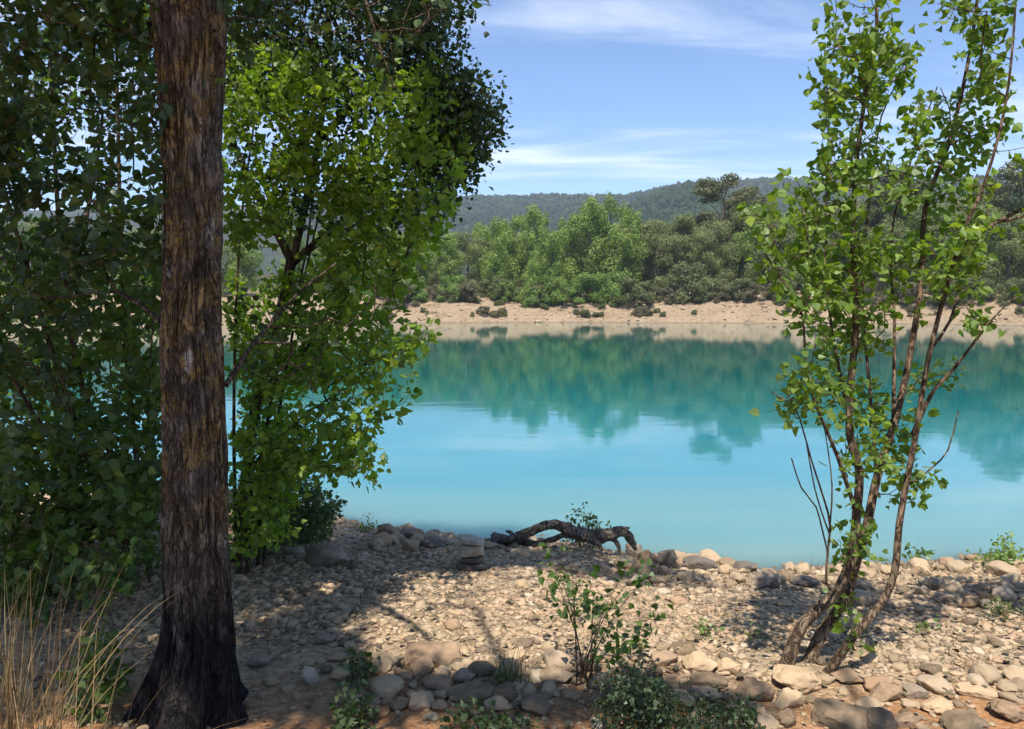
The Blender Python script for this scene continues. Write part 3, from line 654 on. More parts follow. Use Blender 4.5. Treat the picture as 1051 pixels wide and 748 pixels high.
shrub('shore_plant', 'tiny bright yellow-green plant at the water edge beside the dark shrub', 378, 545, [(366, 545), (370, 534), (380, 531), (388, 540), (398, 546)], 40, -.1, .15, .02, 'fresh_leaf', 6, 8, 2, 'plant')
shrub('shore_plant', 'pale green bushy plant at the water edge right of the leaning poplar', 1028, 582, [(1005, 578), (1012, 565), (1022, 566), (1028, 545), (1034, 546), (1036, 565), (1048, 570), (1052, 580)], 70, -.15, .2, .028, 'fresh_leaf', 8, 10, 3, 'plant')
shrub('shore_plant', 'small dark green sprout on shore stones between leaning poplar and pale bushy plant', 945, 581, [(938, 578), (937, 571), (948, 563), (956, 573), (950, 580)], 14, -.1, .1, .04, 'poplar_leaf', 5, 4, 4, 'plant')
shrub('shrub', 'thin leafy shrub sprouting through the driftwood', 602, 562, [(572, 545), (580, 528), (592, 522), (608, 528), (622, 537), (625, 553), (610, 560), (585, 558)], 60, -.1, .25, .03, 'weed_leaf', 6, 9, 5, 'shrub')
shrub('poplar_sapling', 'spindly poplar sapling with bare lower stems among the front stones', 598, 700, [(556, 640), (562, 590), (585, 565), (610, 590), (640, 575), (672, 578), (680, 615), (668, 650), (640, 672), (655, 690), (620, 690), (590, 640)], 50, -.3, .35, .033, 'poplar_leaf', 6, 13, 6, 'sapling', length=.14)

# ------------------------------------------------------------------ leaning poplar on the right
def right_poplar():
    r = np.random.default_rng(31); b = G(828, 686); D = b[1]; print('right tree depth', D)
    root = thing('poplar_tree', b, 'slender young poplar with three curved trunks leaning right, sunlit in front of the lake', 'tree', 'poplars on the near shore')
    sk = Skel(.07, 9); dn = -.05
    g1, g2, g3 = G(803, 685), G(828, 679), G(845, 687)
    for g in (g1, g2, g3): g[2] -= .05
    Q = lambda px, py, k=0: P(px, py, D + k)
    sk.stem([g1, Q(823, 641), Q(860, 605), Q(875, 565), Q(879, 525), Q(882, 483), Q(873, 450), Q(872, 407), Q(878, 333), Q(875, 250), Q(877, 200), Q(881, 150), Q(890, 83), Q(900, 33), Q(902, -60), Q(905, -160)], .041, .0045, tp=.36)
    sk.stem([g2, Q(843, 648, .12), Q(867, 615, .12), Q(878, 578, .1), Q(890, 538, .1), Q(900, 490, .12), Q(917, 437, .15), Q(930, 383, .2), Q(944, 300, .2), Q(950, 213, .2), Q(973, 150, .2), Q(993, 67, .2), Q(1005, -20, .2), Q(1010, -140, .2)], .039, .0045, tp=.36)
    sk.stem([g3, Q(877, 651, -.1), Q(903, 621, -.1), Q(918, 588, -.1), Q(923, 538, -.1), Q(930, 498, -.1), Q(941, 440, -.1), Q(955, 360, -.1), Q(985, 250, -.15), Q(1010, 190, -.15), Q(1030, 120, -.15), Q(1040, 40, -.15), Q(1045, -60, -.1)], .029, .0035, tp=.42)
    for pts, r0 in [([(879, 525, 0), (860, 470, -.15), (830, 393, -.3), (823, 323, -.35), (803, 290, -.4), (785, 262, -.4)], .011),
                    ([(934, 450, -.1), (960, 400, -.15), (985, 375, -.2), (1017, 333, -.25), (1038, 310, -.25)], .013),
                    ([(900, 490, .12), (893, 400, .25), (885, 300, .3), (893, 200, .35), (905, 120, .35), (935, 60, .3)], .01),
                    ([(875, 420, 0), (857, 360, .1), (848, 260, .15), (850, 130, .1), (845, 60, .1)], .009),
                    ([(917, 437, .15), (918, 330, .3), (915, 240, .35), (940, 150, .35), (962, 90, .3)], .01),
                    ([(955, 360, -.1), (975, 330, 0), (990, 280, .1), (1015, 215, .1)], .008),
                    ([(985, 250, -.15), (1050, 215, 0), (1130, 190, .1), (1230, 170, .15)], .012),
                    ([(860, 605, 0), (848, 598, -.1), (853, 531, -.15), (854, 498, -.2), (846, 440, -.2)], .007),
                    ([(854, 540, -.15), (833, 470, -.25), (815, 415, -.3), (792, 402, -.3)], .005),
                    ([(848, 560, -.12), (838, 520, -.2), (822, 500, -.25), (812, 470, -.3)], .004),
                    ([(850, 545, -.12), (836, 500, -.3), (828, 455, -.35)], .004),
                    ([(930, 498, -.1), (950, 485, 0), (975, 460, .1), (985, 420, .1)], .006)]:
        sk.stem([Q(*p) for p in pts], r0, .003, own=False)
    A = lambda poly, n, k0=-.45, k1=.45, gap=None: poly_targets(r, poly, n, D + k0, D + k1, gap)
    T = [A([(842, -60), (905, -60), (915, 20), (928, 40), (922, 60), (905, 70), (905, 100), (850, 110), (836, 75), (848, 40)], 72, -.3, .3, (3, -.2)),
         A([(838, 70), (905, 90), (912, 180), (930, 160), (925, 250), (830, 250), (838, 170), (845, 120)], 88, -.4, .4, (3, -.2)),
         A([(955, 0), (1000, -60), (1040, -60), (1030, 40), (1035, 90), (1050, 110), (1030, 160), (985, 170), (990, 60), (960, 20)], 74, -.3, .35, (3, -.2)),
         A([(935, 95), (965, 90), (1000, 140), (1045, 85), (1048, 170), (1030, 215), (1000, 240), (930, 250), (932, 160)], 80, -.4, .4, (3, -.15)),
         A([(900, 80), (950, 40), (955, 50), (905, 95)], 12, .2, .35),
         A([(800, 175), (835, 180), (848, 230), (850, 310), (815, 320), (800, 275), (762, 222), (765, 212), (800, 215)], 60, -.5, .1, (3, -.3)),
         A([(815, 250), (1010, 240), (1000, 300), (1030, 330), (985, 360), (1005, 395), (975, 400), (955, 420), (850, 420), (812, 390), (818, 330)], 190, -.5, .45, (2.6, -.1)),
         A([(850, 410), (960, 410), (955, 470), (940, 520), (905, 490), (885, 540), (860, 500)], 50, -.3, .3, (3, -.1)),
         A([(865, 500), (890, 510), (892, 560), (870, 590), (850, 590), (858, 540)], 14, -.15, .15), A([(862, 605), (885, 610), (880, 655), (860, 655)], 8, -.1, .1), A([(1058, 120), (1230, 110), (1220, 320), (1062, 340)], 260, -.2, .5, (2, -.2)), A([(805, 400), (815, 400), (812, 450), (806, 450)], 5, -.35, -.25)]  # out-of-frame cluster at right added to cast the shaded beach band
    sk.attach(np.vstack(T), lowbias=.9)
    finish_tree(root, sk, sprig_leaves(r, sk.tips, sk.dirs, 9, .15, .038, .028), M['young_leaf'], M['poplar_bark'], 'trunk')
right_poplar()

# ------------------------------------------------------------------ stones
def rock_mesh(seed, base=I4, cuts=7, rough=.16, angular=.75):
    r = np.random.default_rng(seed); V = base[0].copy(); V = V * (1 + rough * fbm(V * 1.3 + seed * 3.7, 3, seed))[:, None]
    for _ in range(cuts):
        n = unit(r.normal(size=3)); h = r.uniform(angular, 1.0); s = V @ n; ex = np.maximum(s - h, 0); V = V - n * (ex * .93)[:, None]
    V = V * (1 + .045 * fbm(V * 4 + seed, 4, seed + 9) + .012 * fbm(V * 17, 2, seed))[:, None]
    return V / np.abs(V).max(0)
ROUND = [mesh_obj('stone', rock_mesh(s, I3, 7, .2, .68), [I3[1]], M['stone'], link=False) for s in range(16)]
ANG = [rock_mesh(50 + s, I4, 13, .26, .52) for s in range(8)]; RND = [rock_mesh(80 + s, I4, 11, .26, .66) for s in range(8)]
def boulder(x0, x1, y0, y1, shape, mat, label, name='stone', group=None, rz=None, tilt=0, sink=.22, seed=[0]):
    seed[0] += 1; r = np.random.default_rng(500 + seed[0]); g = G((x0 + x1) / 2, y1 - (y1 - y0) * .18); d = g[1]
    w = (x1 - x0) / F * d / 2 * 1.04; dp = w * r.uniform(.65, .9); vis = (y1 - y0) / F * d
    sl = (CAMZ - g[2]) / d; h = max(vis - dp * 1.2 * sl, vis * .5); hz = h / (2 - 2 * sink) * 1.15
    V = (ANG if shape == 'a' else RND)[r.integers(8)] * np.array([w, dp, hz])
    me = mesh_obj(name, V, [I4[1]], M[mat], link=False); o = bpy.data.objects.new(name, me); COL.objects.link(o)
    o.location = (g[0], d + dp * .3, g[2] + hz * (1 - 2 * sink)); o.rotation_euler = (0, tilt, r.uniform(-.3, .3) if rz is None else rz)
    tag(o, label, 'stone' if (x1 - x0) < 36 else 'boulder', group); BL.append((g[0], d, w)); return o
BL = []
FG = 'stones heaped along the front of the beach'; SHG = 'stones along the near water line'
for a in [
    (377, 403, 665, 695, 'r', 'tan_rock', 'tan rounded stone at the left end of the front heap', FG),
    (407, 473, 656, 687, 'a', 'brown_rock', 'broad brown boulder on top of the front heap left of the sapling', FG),
    (420, 450, 671, 699, 'a', 'brown_rock', 'angular split stone leaning against the broad brown boulder', FG),
    (463, 488, 685, 702, 'r', 'grey_rock', 'rounded stone right of the broad brown boulder', FG),
    (430, 467, 692, 709, 'r', 'brown_rock', 'low brown stone in front of the angular split stone', FG),
    (457, 512, 700, 722, 'a', 'mossy', 'long dark weathered stone on the red soil', FG),
    (550, 588, 681, 703, 'r', 'tan_rock', 'smooth rounded tan stone left of the sapling stems', FG),
    (477, 510, 676, 695, 'a', 'mossy', 'dark stone half hidden behind the grassy weed', FG),
    (514, 543, 667, 678, 'r', 'tan_rock', 'flat pale stone behind the grassy weed', FG),
    (573, 597, 705, 719, 'r', 'brown_rock', 'small brown stone below the sapling on red soil', FG),
    (600, 627, 708, 723, 'r', 'mossy', 'speckled dark stone at the edge of the weed clump', FG),
    (383, 401, 726, 738, 'r', 'red_rock', 'orange stone lying on the red soil', FG),
    (528, 543, 595, 607, 'r', 'tan_rock', 'reddish round stone alone in the middle of the pebbles', None),
    (475, 488, 614, 627, 'r', 'tan_rock', 'pale round stone on sunlit pebbles in front of the cairn', None),
    (307, 327, 683, 706, 'a', 'pale_slab', 'upright pointed pale stone right of the charred trunk', None),
    (318, 347, 648, 662, 'r', 'grey_rock', 'flat dark stone on the dappled pebbles', None),
    (252, 281, 668, 686, 'r', 'grey_rock', 'grey stone lying close beside the charred trunk', None),
    (338, 361, 685, 699, 'r', 'tan_rock', 'tan stone between pointed stone and front heap', None),
    (288, 314, 559, 571, 'r', 'pale_slab', 'pale flat stone leaning on the big grey boulder', SHG),
    (308, 363, 557, 588, 'a', 'grey_rock', 'big grey boulder below the dark shrub', SHG),
    (235, 254, 589, 599, 'r', 'tan_rock', 'small tan stone right beside the old trunk', None),
    (265, 284, 535, 556, 'r', 'brown_rock', 'round brown stone under the dark shrub', SHG),
    (237, 268, 548, 575, 'a', 'grey_rock', 'dark block of rock between old trunk and shrub', SHG),
    (385, 410, 538, 556, 'r', 'brown_rock', 'brown shore stone right of the tiny yellow-green plant', SHG),
    (408, 432, 540, 556, 'a', 'grey_rock', 'grey shore stone left of the bare notch in the bank', SHG),
    (428, 460, 552, 565, 'r', 'dark_slab', 'low dark shore stone left of the cairn', SHG),
    (500, 528, 546, 560, 'r', 'dark_slab', 'long dark stone touching the left end of the driftwood', SHG),
    (640, 660, 558, 574, 'a', 'grey_rock', 'grey stone under the right end of the driftwood', SHG),
    (652, 671, 566, 584, 'r', 'brown_rock', 'brown stone beside the right end of the driftwood', SHG),
    (676, 699, 563, 587, 'a', 'dark_slab', 'upright dark stone at the water right of the driftwood', SHG),
    (700, 737, 569, 587, 'r', 'dark_slab', 'broad dark shore stone against the water', SHG),
    (752, 781, 575, 588, 'r', 'dark_slab', 'low dark shore stone before the leaning poplar', SHG),
    (770, 804, 586, 606, 'r', 'grey_rock', 'rounded grey stone in shade left of the leaning trunks', SHG),
    (810, 844, 589, 603, 'r', 'dark_slab', 'dark stone in shade just left of the leaning trunks', SHG),
    (937, 954, 579, 594, 'a', 'tan_rock', 'sunlit tan stone under the small dark sprout', SHG),
    (952, 976, 592, 607, 'r', 'grey_rock', 'dark grey stone on the sunlit shore at right', SHG),
    (978, 1001, 589, 601, 'r', 'tan_rock', 'pale stone on the sunlit shore below the pale bushy plant', SHG),
    (960, 984, 606, 619, 'r', 'grey_rock', 'grey stone in the shaded band at the right', None),
    (987, 1008, 611, 626, 'r', 'brown_rock', 'brown stone in the shaded band at the right', None),
    (1006, 1026, 609, 621, 'a', 'red_rock', 'reddish flat stone in the shaded band at the right', None),
    (698, 737, 667, 693, 'r', 'tan_rock', 'large pale sunlit boulder right of the sapling', FG),
    (733, 762, 674, 693, 'r', 'tan_rock', 'pale rounded stone between large pale boulder and poplar foot', FG),
    (707, 748, 690, 706, 'r', 'mossy', 'dark rounded stone behind the weed clump', FG),
    (706, 745, 702, 722, 'r', 'grey_rock', 'low shaded stone touching the weed clump', FG),
    (750, 798, 695, 723, 'r', 'brown_rock', 'brown domed boulder below the poplar foot', FG),
    (790, 848, 679, 712, 'a', 'tan_rock', 'large tan boulder at the foot of the leaning poplar', FG),
    (793, 829, 706, 730, 'r', 'tan_rock', 'rounded tan stone in front of the large tan boulder', FG),
    (853, 891, 684, 702, 'r', 'brown_rock', 'reddish brown stone right of the poplar foot', FG),
    (830, 896, 716, 752, 'a', 'mossy', 'big angular dark rock at the bottom edge', FG),
    (892, 931, 699, 723, 'r', 'brown_rock', 'brown stone in half shade right of the angular dark rock', FG),
    (928, 954, 700, 719, 'r', 'grey_rock', 'grey rounded stone right of the half shaded brown stone', FG),
    (947, 984, 714, 735, 'r', 'tan_rock', 'smooth tan stone near the bottom right corner', FG),
    (965, 1018, 730, 756, 'r', 'mossy', 'dark rounded boulder cut by the bottom edge at right', FG),
    (1018, 1056, 715, 742, 'a', 'brown_rock', 'ridged stone in the bottom right corner', FG),
    (796, 819, 727, 750, 'r', 'mossy', 'dark round stone at the bottom edge right of the weeds', FG),
    (985, 1025, 702, 716, 'r', 'tan_rock', 'long flat tan stone above the bottom right corner', FG)]:
    boulder(*a[:7], group=a[7])

def ring(cands, n, group, label, smin, smax, seed):
    r = np.random.default_rng(seed); k = 0; tries = 0
    while k < n and tries < 6000:
        tries += 1; i = r.integers(len(cands)); x0, x1, y0, y1 = cands[i]; px, py = r.uniform(x0, x1), r.uniform(y0, y1); g = G(px, py)
        if shore(np.array([g[0]]))[0] - g[1] < .04: continue
        s = r.uniform(smin, smax) * (.7 + .6 * r.random())
        if any((g[0] - a) ** 2 + (g[1] - b) ** 2 < (.75 * (s + c)) ** 2 for a, b, c in BL): continue
        BL.append((g[0], g[1], s)); o = bpy.data.objects.new('stone', ROUND[r.integers(16)]); COL.objects.link(o); hz = s * r.uniform(.5, .8)
        o.scale = (s, s * r.uniform(.65, .95), hz); o.rotation_euler = (r.uniform(-.2, .2), r.uniform(-.2, .2), r.uniform(0, 6.3)); o.location = (g[0], g[1], g[2] + hz * .45)
        tag(o, label, 'stone', group); k += 1
ring([(360, 720, 672, 716), (380, 560, 690, 730), (690, 1060, 690, 752)], 85, 'small stones filling the front heap', 'small weathered stone wedged among the boulders of the front heap', .025, .07, 61)
ring([(380, 520, 546, 566), (640, 860, 572, 600), (860, 1060, 574, 592), (380, 560, 544, 560)], 95, 'small stones along the near water line', 'small rounded stone in the row along the near water line', .04, .1, 62)
ring([(880, 1050, 596, 628)], 20, 'stones in the shaded band at the right', 'rounded stone lying in the shaded band of the beach', .035, .07, 63)
ring([(250, 640, 570, 650), (240, 380, 600, 720), (640, 1040, 610, 690)], 60, 'larger stones scattered over the pebble beach', 'fist-sized stone lying loose on the pebble beach', .026, .045, 64)

# cairn: four flat stones, each a thing of its own
def cairn():
    g = G(483, 587); d = g[1]; s = d / F; z = g[2] - .01
    for k, (w, h, dep, mat, dx, tl, lab, sh) in enumerate([
            (34, 9, .75, 'dark_slab', 0, .03, 'dark flat bottom stone of the little cairn on the beach', 0), (25, 6, .75, 'dark_slab', 1, -.04, 'thin dark second stone of the little cairn', 1),
            (29, 14.5, .75, 'pale_slab', 0, .03, 'thick pale block in the upper half of the little cairn', 2), (32, 5.5, .8, 'pale_slab', -1, .17, 'thin tilted pale slab capping the little cairn', 3)]):
        r = np.random.default_rng(70 + k); V = I4[0].copy(); V = np.sign(V) * np.abs(V) ** np.array([.6, .6, .4]); V = V / np.abs(V).max(0); V = V * (1 + .2 * fbm(V * 1.5 + k * 5, 4, k))[:, None]
        V = V / np.abs(V).max(0) * np.array([w * s / 2, w * s / 2 * dep, h * s / 2])
        o = mesh_obj('cairn_stone', V, [I4[1]], M[mat]); o.location = (g[0] + dx * s, d + .08, z + h * s / 2 + (.01 if k == 3 else 0)); o.rotation_euler = (0, tl, r.uniform(-.3, .3)); tag(o, lab, 'stone', 'stones of the cairn'); z += h * s * .97
cairn()

# pebbles: beyond counting
def pebbles():
    r = np.random.default_rng(77); n = 98000
    y = r.uniform(1.9, 8.4, n) ; x = r.uniform(-1, 1, n) * (y * .75 + .9)
    t = shore(x) - y; k = (t > -.25); x, y = x[k], y[k]; p = np.stack([x, y, x * 0], -1)
    dens = np.where(y < 3.4 + .5 * vnoise(p * 1.7, 4), .13, 1) * np.clip(.85 + .9 * fbm(p * 2.1, 3, 8), .18, 1); k = r.random(len(x)) < dens; x, y = x[k], y[k]; m = len(x)
    s = np.clip(np.exp(r.normal(-4.22, .42, m)), .007, .036); big = r.random(m) < .03; s = np.where(big, s * 1.6, s); z = H(x, y)
    out = []
    for near in (0, 1):
        sel = np.where((s > .024) if near else (s <= .024))[0]; base = I2 if near else I1
        shp = np.array([rock_mesh(200 + q, base, 9, .34, .5) for q in range(14)]); pick = r.integers(0, 14, len(sel)); B = shp[pick]
        ss = s[sel]; sc = np.stack([ss, ss * r.uniform(.6, .95, len(sel)), ss * r.uniform(.26, .55, len(sel))], -1); B = B * sc[:, None]
        tl = r.normal(0, .18, (len(sel), 1)); a = r.uniform(0, 6.283, (len(sel), 1)); c_, s_ = np.cos(a), np.sin(a)
        bx, by, bz = B[..., 0], B[..., 1], B[..., 2] + B[..., 0] * tl
        B = np.stack([bx * c_ - by * s_, bx * s_ + by * c_, bz], -1) + np.stack([x[sel], y[sel], z[sel] + sc[:, 2] * .45], -1)[:, None]
        nv = len(base[0]); out.append((B.reshape(-1, 3), (base[1][None] + (np.arange(len(sel)) * nv)[:, None, None]).reshape(-1, 3), np.repeat(r.random(len(sel)), nv)))
    V, f, rd = cat3(*out); print('pebbles', m, len(f))
    tag(mesh_obj('pebbles', V, [f], M['pebble'], attrs={'rnd': rd}), kind='stuff')
pebbles()

# ------------------------------------------------------------------ driftwood
def driftwood():
    g = G(590, 566); d = g[1]; q = lambda px, py, k=0: P(px, py, d + k)
    root = thing('driftwood', g, 'gnarled grey driftwood log arching over the shore at the water edge', 'driftwood')
    def limb(name, pts, seed):
        pts = [(*q(a, 560 - (560 - b) * .82, k), r * d / F) for a, b, k, r in pts]; s = spline(pts, .008); c, R = s[:, :3], np.maximum(s[:, 3], .004); k = 32
        V, f = tube(c, R, k); cc = np.repeat(c, k, 0); o = V - cc; o = o * (1 + .3 * fbm(V * np.array([7, 20, 20]) + seed, 4, seed) + .1 * fbm(V * np.array([25, 70, 70]), 2, seed))[:, None]
        mesh_obj(name, cc + o, [f], M['drift'], root)
    limb('trunk', [(508, 555, .05, 2.5), (524, 551, .04, 4), (538, 545, .02, 5), (552, 537, 0, 5), (566, 532, 0, 5.5), (578, 535, 0, 6), (590, 543, 0, 6.5), (606, 548, 0, 7.5), (622, 547, 0, 7), (635, 542, 0, 5), (643, 544, 0, 4.5), (648, 553, -.03, 4), (653, 565, -.05, 2.5)], 1)
    limb('root', [(540, 556, .05, 4), (554, 556, .05, 3), (568, 551, .03, 3), (580, 546, 0, 3.5), (594, 547, 0, 4)], 2)
    limb('root', [(480, 558, .1, 1.5), (498, 556, .1, 3), (516, 553, .1, 4.2), (534, 554, .1, 4.5), (548, 557, .1, 3.5)], 3)
    limb('root', [(626, 548, .05, 4), (632, 554, 0, 2.6), (635, 561, -.02, 2.2), (636, 570, -.04, 1.4)], 4)
    limb('root', [(528, 550, .05, 3), (524, 543, .05, 2.4), (519, 541, .05, 1.)], 6)
    limb('root', [(606, 550, -.03, 5), (614, 557, -.06, 3.2), (618, 566, -.1, 1.8)], 5)
    limb('branch', [(636, 542, .02, 3), (641, 538, .03, 2.2), (646, 537, .05, 1.2)], 8)
driftwood()

# ------------------------------------------------------------------ grasses and weeds
def blades(name, label, px, py, n, h0, h1, spread, lean, width, mat, seed, cat='grass', group=None, bend=.5):
    r = np.random.default_rng(seed); g = G(px, py) if not isinstance(px, np.ndarray) else px
    V, Fc, rd = [], [], []; o_ = 0; m = 7
    for i in range(n):
        b = g + np.array([r.normal() * spread, r.normal() * spread * .7, 0]); b[2] = Hs(b[0], b[1]) - .01; L = r.uniform(h0, h1)
        a = r.uniform(0, 6.28); hd = np.array([math.cos(a), math.sin(a), 0]) * r.uniform(.05, lean) + np.array([.04, 0, 0]); t = np.linspace(0, 1, m)[:, None]; bd = r.uniform(.2, 1) * bend
        c = b + np.array([0, 0, 1]) * L * (t - .3 * bd * t ** 3) + hd * L * (t * .5 + t ** 2 * bd * 1.3); sd = unit(np.cross(unit(c[-1] - c[0]) + r.normal(size=3) * .2, r.normal(size=3)))
        w = width * r.uniform(.6, 1.2) * (1 - t ** 1.7 * .9); nrm = unit(np.cross(sd, c[-1] - c[0]))
        V += [c - sd * w, c + nrm * w * .5, c + sd * w]; 
        for s0 in (0, m):
            i0 = o_ + s0 + np.arange(m - 1); Fc.append(np.stack([i0, i0 + 1, i0 + 1 + m, i0 + m], -1))
        o_ += 3 * m; rd.append(np.full(3 * m, r.random()))
    o = mesh_obj(name, np.vstack(V), [np.vstack(Fc)], M[mat], attrs={'rnd': np.concatenate(rd)}); place(o, g); tag(o, label, cat, group); return o
shrub('dead_brush', 'tangled dead brown brush under the leaves at the left edge', 60, 610, [(-40, 540), (40, 520), (120, 540), (150, 600), (140, 650), (60, 640), (-40, 660)], 260, -.5, .6, .03, 'straw', 2, 24, 51, 'shrub', length=.2)
def gpt(x, y): return np.array([x, y, Hs(x, y)])
blades('dry_grass', 'tall dry straw-coloured grass tuft in the bottom left corner', gpt(-1.6, 2.3), 0, 260, .3, .9, .1, .5, .0023, 'straw', 301, bend=.6)
blades('dry_grass', 'loose dry grass stalks arching in front of the charred trunk base', gpt(-1.3, 2.32), 0, 9, .3, .6, .07, 1.1, .0024, 'straw', 302, bend=.9)
blades('grass_tuft', 'thin green grassy weed between the front stones', 522, 706, 60, .1, .24, .045, .5, .0022, 'weed_leaf', 303)
def weed(label, px, py, poly, n, seed, size=.026, per=9, mat='weed_leaf', d0=-.25, d1=.25, stems=16, group='low weeds at the front of the beach', name='weed'):
    return shrub(name, label, px, py, poly, n, d0, d1, size, mat, per, stems, seed, 'weed', group, .1, bark='twig')
weed('big shade-darkened green weed clump at the bottom below the sapling', 690, 748, [(612, 690), (640, 682), (700, 715), (770, 722), (785, 752), (600, 756), (618, 720)], 420, 41, .017, 8, 'shaded_weed')
blades('grass_tuft', 'shade-darkened green grass standing in the big weed clump at the bottom', 668, 735, 130, .06, .15, .1, .6, .0018, 'shaded_weed', 306, 'weed')
weed('dark green leafy weed at the bottom edge left of the front heap', 362, 742, [(345, 756), (346, 720), (362, 705), (378, 722), (382, 756)], 70, 42)
weed('small dark weed on red soil below the long dark stone', 490, 735, [(455, 750), (462, 733), (500, 722), (545, 735), (560, 752)], 70, 43)
weed('low leafy weed at the foot of the charred trunk', 106, 715, [(70, 735), (85, 660), (105, 640), (128, 690), (125, 735)], 60, 44, .04, 7, 'poplar_leaf')
weed('small green weed left of the tan end stone of the heap', 368, 690, [(355, 696), (360, 676), (374, 672), (378, 694)], 26, 45)
weed('small green sprout in the sunlit pebbles left of the leaning trunks', 722, 652, [(714, 652), (718, 640), (730, 638), (738, 650)], 14, 46, .022, 5, 'fresh_leaf', -.05, .05, 6)
weed('tiny green sprout in the sunlit pebbles close to the leaning trunks', 774, 652, [(764, 655), (770, 645), (780, 648), (782, 655)], 9, 47, .02, 5, 'fresh_leaf', -.05, .05, 5)
weed('green sprout on the sunlit pebbles right of the leaning trunks', 950, 648, [(944, 648), (948, 638), (956, 640), (956, 648)], 8, 48, .022, 5, 'fresh_leaf', -.05, .05, 4)
weed('greyish weed on the shaded band at the right edge', 1028, 632, [(1012, 634), (1020, 615), (1034, 618), (1046, 632)], 34, 49, .02, 7, 'far_olive', -.1, .1, 10)
blades('dry_weed', 'pale dry tuft on the sunlit gravel at the right', 1005, 690, 30, .05, .12, .04, .9, .002, 'straw', 304, 'weed')
blades('dry_weed', 'pale dry twiggy tuft on the shore stones left of the leaning trunks', 829, 588, 26, .06, .17, .04, .8, .002, 'straw', 305, 'weed')

# ------------------------------------------------------------------ the far bank
def far_variant(kind, seed):
    """unit height tree of a kind: (trunk mesh, crown mesh); built at height 10 m, base at the origin"""
    r = np.random.default_rng(seed); lobes = []
    if kind == 'poplar':
        for _ in range(32):
            z = r.uniform(.6, 9.6); w = 2.3 * math.sin(math.pi * min(max((z - .2) / 10.6, .05), .97)) ** .7; a = r.uniform(0, 6.28); q = r.uniform(.2, 1) * w
            lobes.append((q * math.cos(a), q * math.sin(a), z, r.uniform(.5, 1.05), r.uniform(.8, 1.5)))
        n, cs, mat = 7000, .24, 'far_poplar'
    elif kind == 'oak':
        for _ in range(34):
            z = r.uniform(.4, 9.2); w = 4.2 * math.sin(math.pi * min((z + 1.5) / 11.2, .95)) ** .6; a = r.uniform(0, 6.28); q = r.uniform(.25, 1) * w
            lobes.append((q * math.cos(a), q * math.sin(a), z, r.uniform(.9, 1.5), r.uniform(.7, 1.2)))
        n, cs, mat = 11000, .24, 'far_oak'
    elif kind == 'pine':
        for _ in range(40):
            z = r.uniform(4.6, 9.7); w = 3.1 * math.sin(math.pi * min((z - 4.0) / 6.2, .93)) ** .5; a = r.uniform(0, 6.28); q = r.uniform(.3, 1) * w
            lobes.append((q * math.cos(a), q * math.sin(a), z, r.uniform(.6, 1.0), r.uniform(.35, .6)))
        n, cs, mat = 9000, .21, 'far_pine'
    else:
        for _ in range(30):
            a, b = r.uniform(0, 6.28), r.uniform(0, 1); z = 8.2 * b; w = 6.2 * math.sqrt(max(1 - (z / 10) ** 2, .05)); q = r.uniform(.2, 1) ** .6 * w
            lobes.append((q * math.cos(a), q * math.sin(a), z, r.uniform(1.2, 2.4), r.uniform(1.0, 1.9)))
        n, cs, mat = 5200, .6, {'bush': 'far_bush', 'olive': 'far_olive', 'scrub': 'far_scrub'}[kind]
    L = np.array(lobes); vol = L[:, 3] ** 2 * L[:, 4]; i = r.choice(len(L), n, p=vol / vol.sum()); e = unit(r.normal(size=(n, 3))); rad = r.random((n, 1)) ** .35
    fz = fbm(e * 2.2 + i[:, None] * 3.1, 2, seed)[:, None] * .3 + 1
    pos = L[i, :3] + e * rad * fz * np.stack([L[i, 3], L[i, 3], L[i, 4]], -1); pos[:, 2] = np.maximum(pos[:, 2], .05 * r.random(n))
    nr = e * 1.1 + r.normal(size=(n, 3)) * .38; dr = np.cross(nr, r.normal(size=(n, 3)))
    rd = np.clip(.45 + r.normal(0, .13, len(L))[i] + r.normal(0, .15, n), 0, 1)
    V, f, rr = leaves(pos, dr, nr, cs * r.uniform(.7, 1.6, n), rd, True)
    cm = mesh_obj('crown', V, [f], M[mat], smooth=False, attrs={'rnd': rr}, link=False)
    VV, FF, o_ = [], [], 0
    def tb(pts, r0, r1, k=6):
        nonlocal o_
        s = spline(pts, .6); v, g = tube(s, np.linspace(r0, r1, len(s)), k); VV.append(v); FF.append(g + o_); o_ += len(v)
    if kind in ('poplar', 'oak', 'pine'):
        tb([(0, 0, -.4), (r.uniform(-.2, .2), r.uniform(-.2, .2), 3), (r.uniform(-.4, .4), r.uniform(-.3, .3), 6), (0, 0, 9)], .17 if kind != 'oak' else .24, .04)
        for q in L[r.choice(len(L), 10, replace=False)]: tb([(0, 0, max(q[2] - 2.2, .6)), (q[0] * .5, q[1] * .5, q[2] - .7), tuple(q[:3])], .07, .015, 4)
    else:
        for q in L[r.choice(len(L), 12, replace=False)]: tb([(q[0] * .1, q[1] * .1, -.3), (q[0] * .6, q[1] * .6, q[2] * .6), tuple(q[:3] * 1.05)], .13, .03, 4)
    tm = mesh_obj('trunk', np.vstack(VV), [np.vstack(FF)], M['far_bark'], link=False)
    return tm, cm
VAR = {k: [far_variant(k, 900 + 37 * j + len(k)) for j in range(n)] for k, n in (('poplar', 6), ('oak', 6), ('pine', 3), ('bush', 3), ('olive', 3), ('scrub', 4))}
NAMES = {'poplar': 'poplar_tree', 'oak': 'oak_tree', 'pine': 'pine_tree', 'bush': 'bush', 'olive': 'bush', 'scrub': 'scrub_bush'}
fr = np.random.default_rng(88)
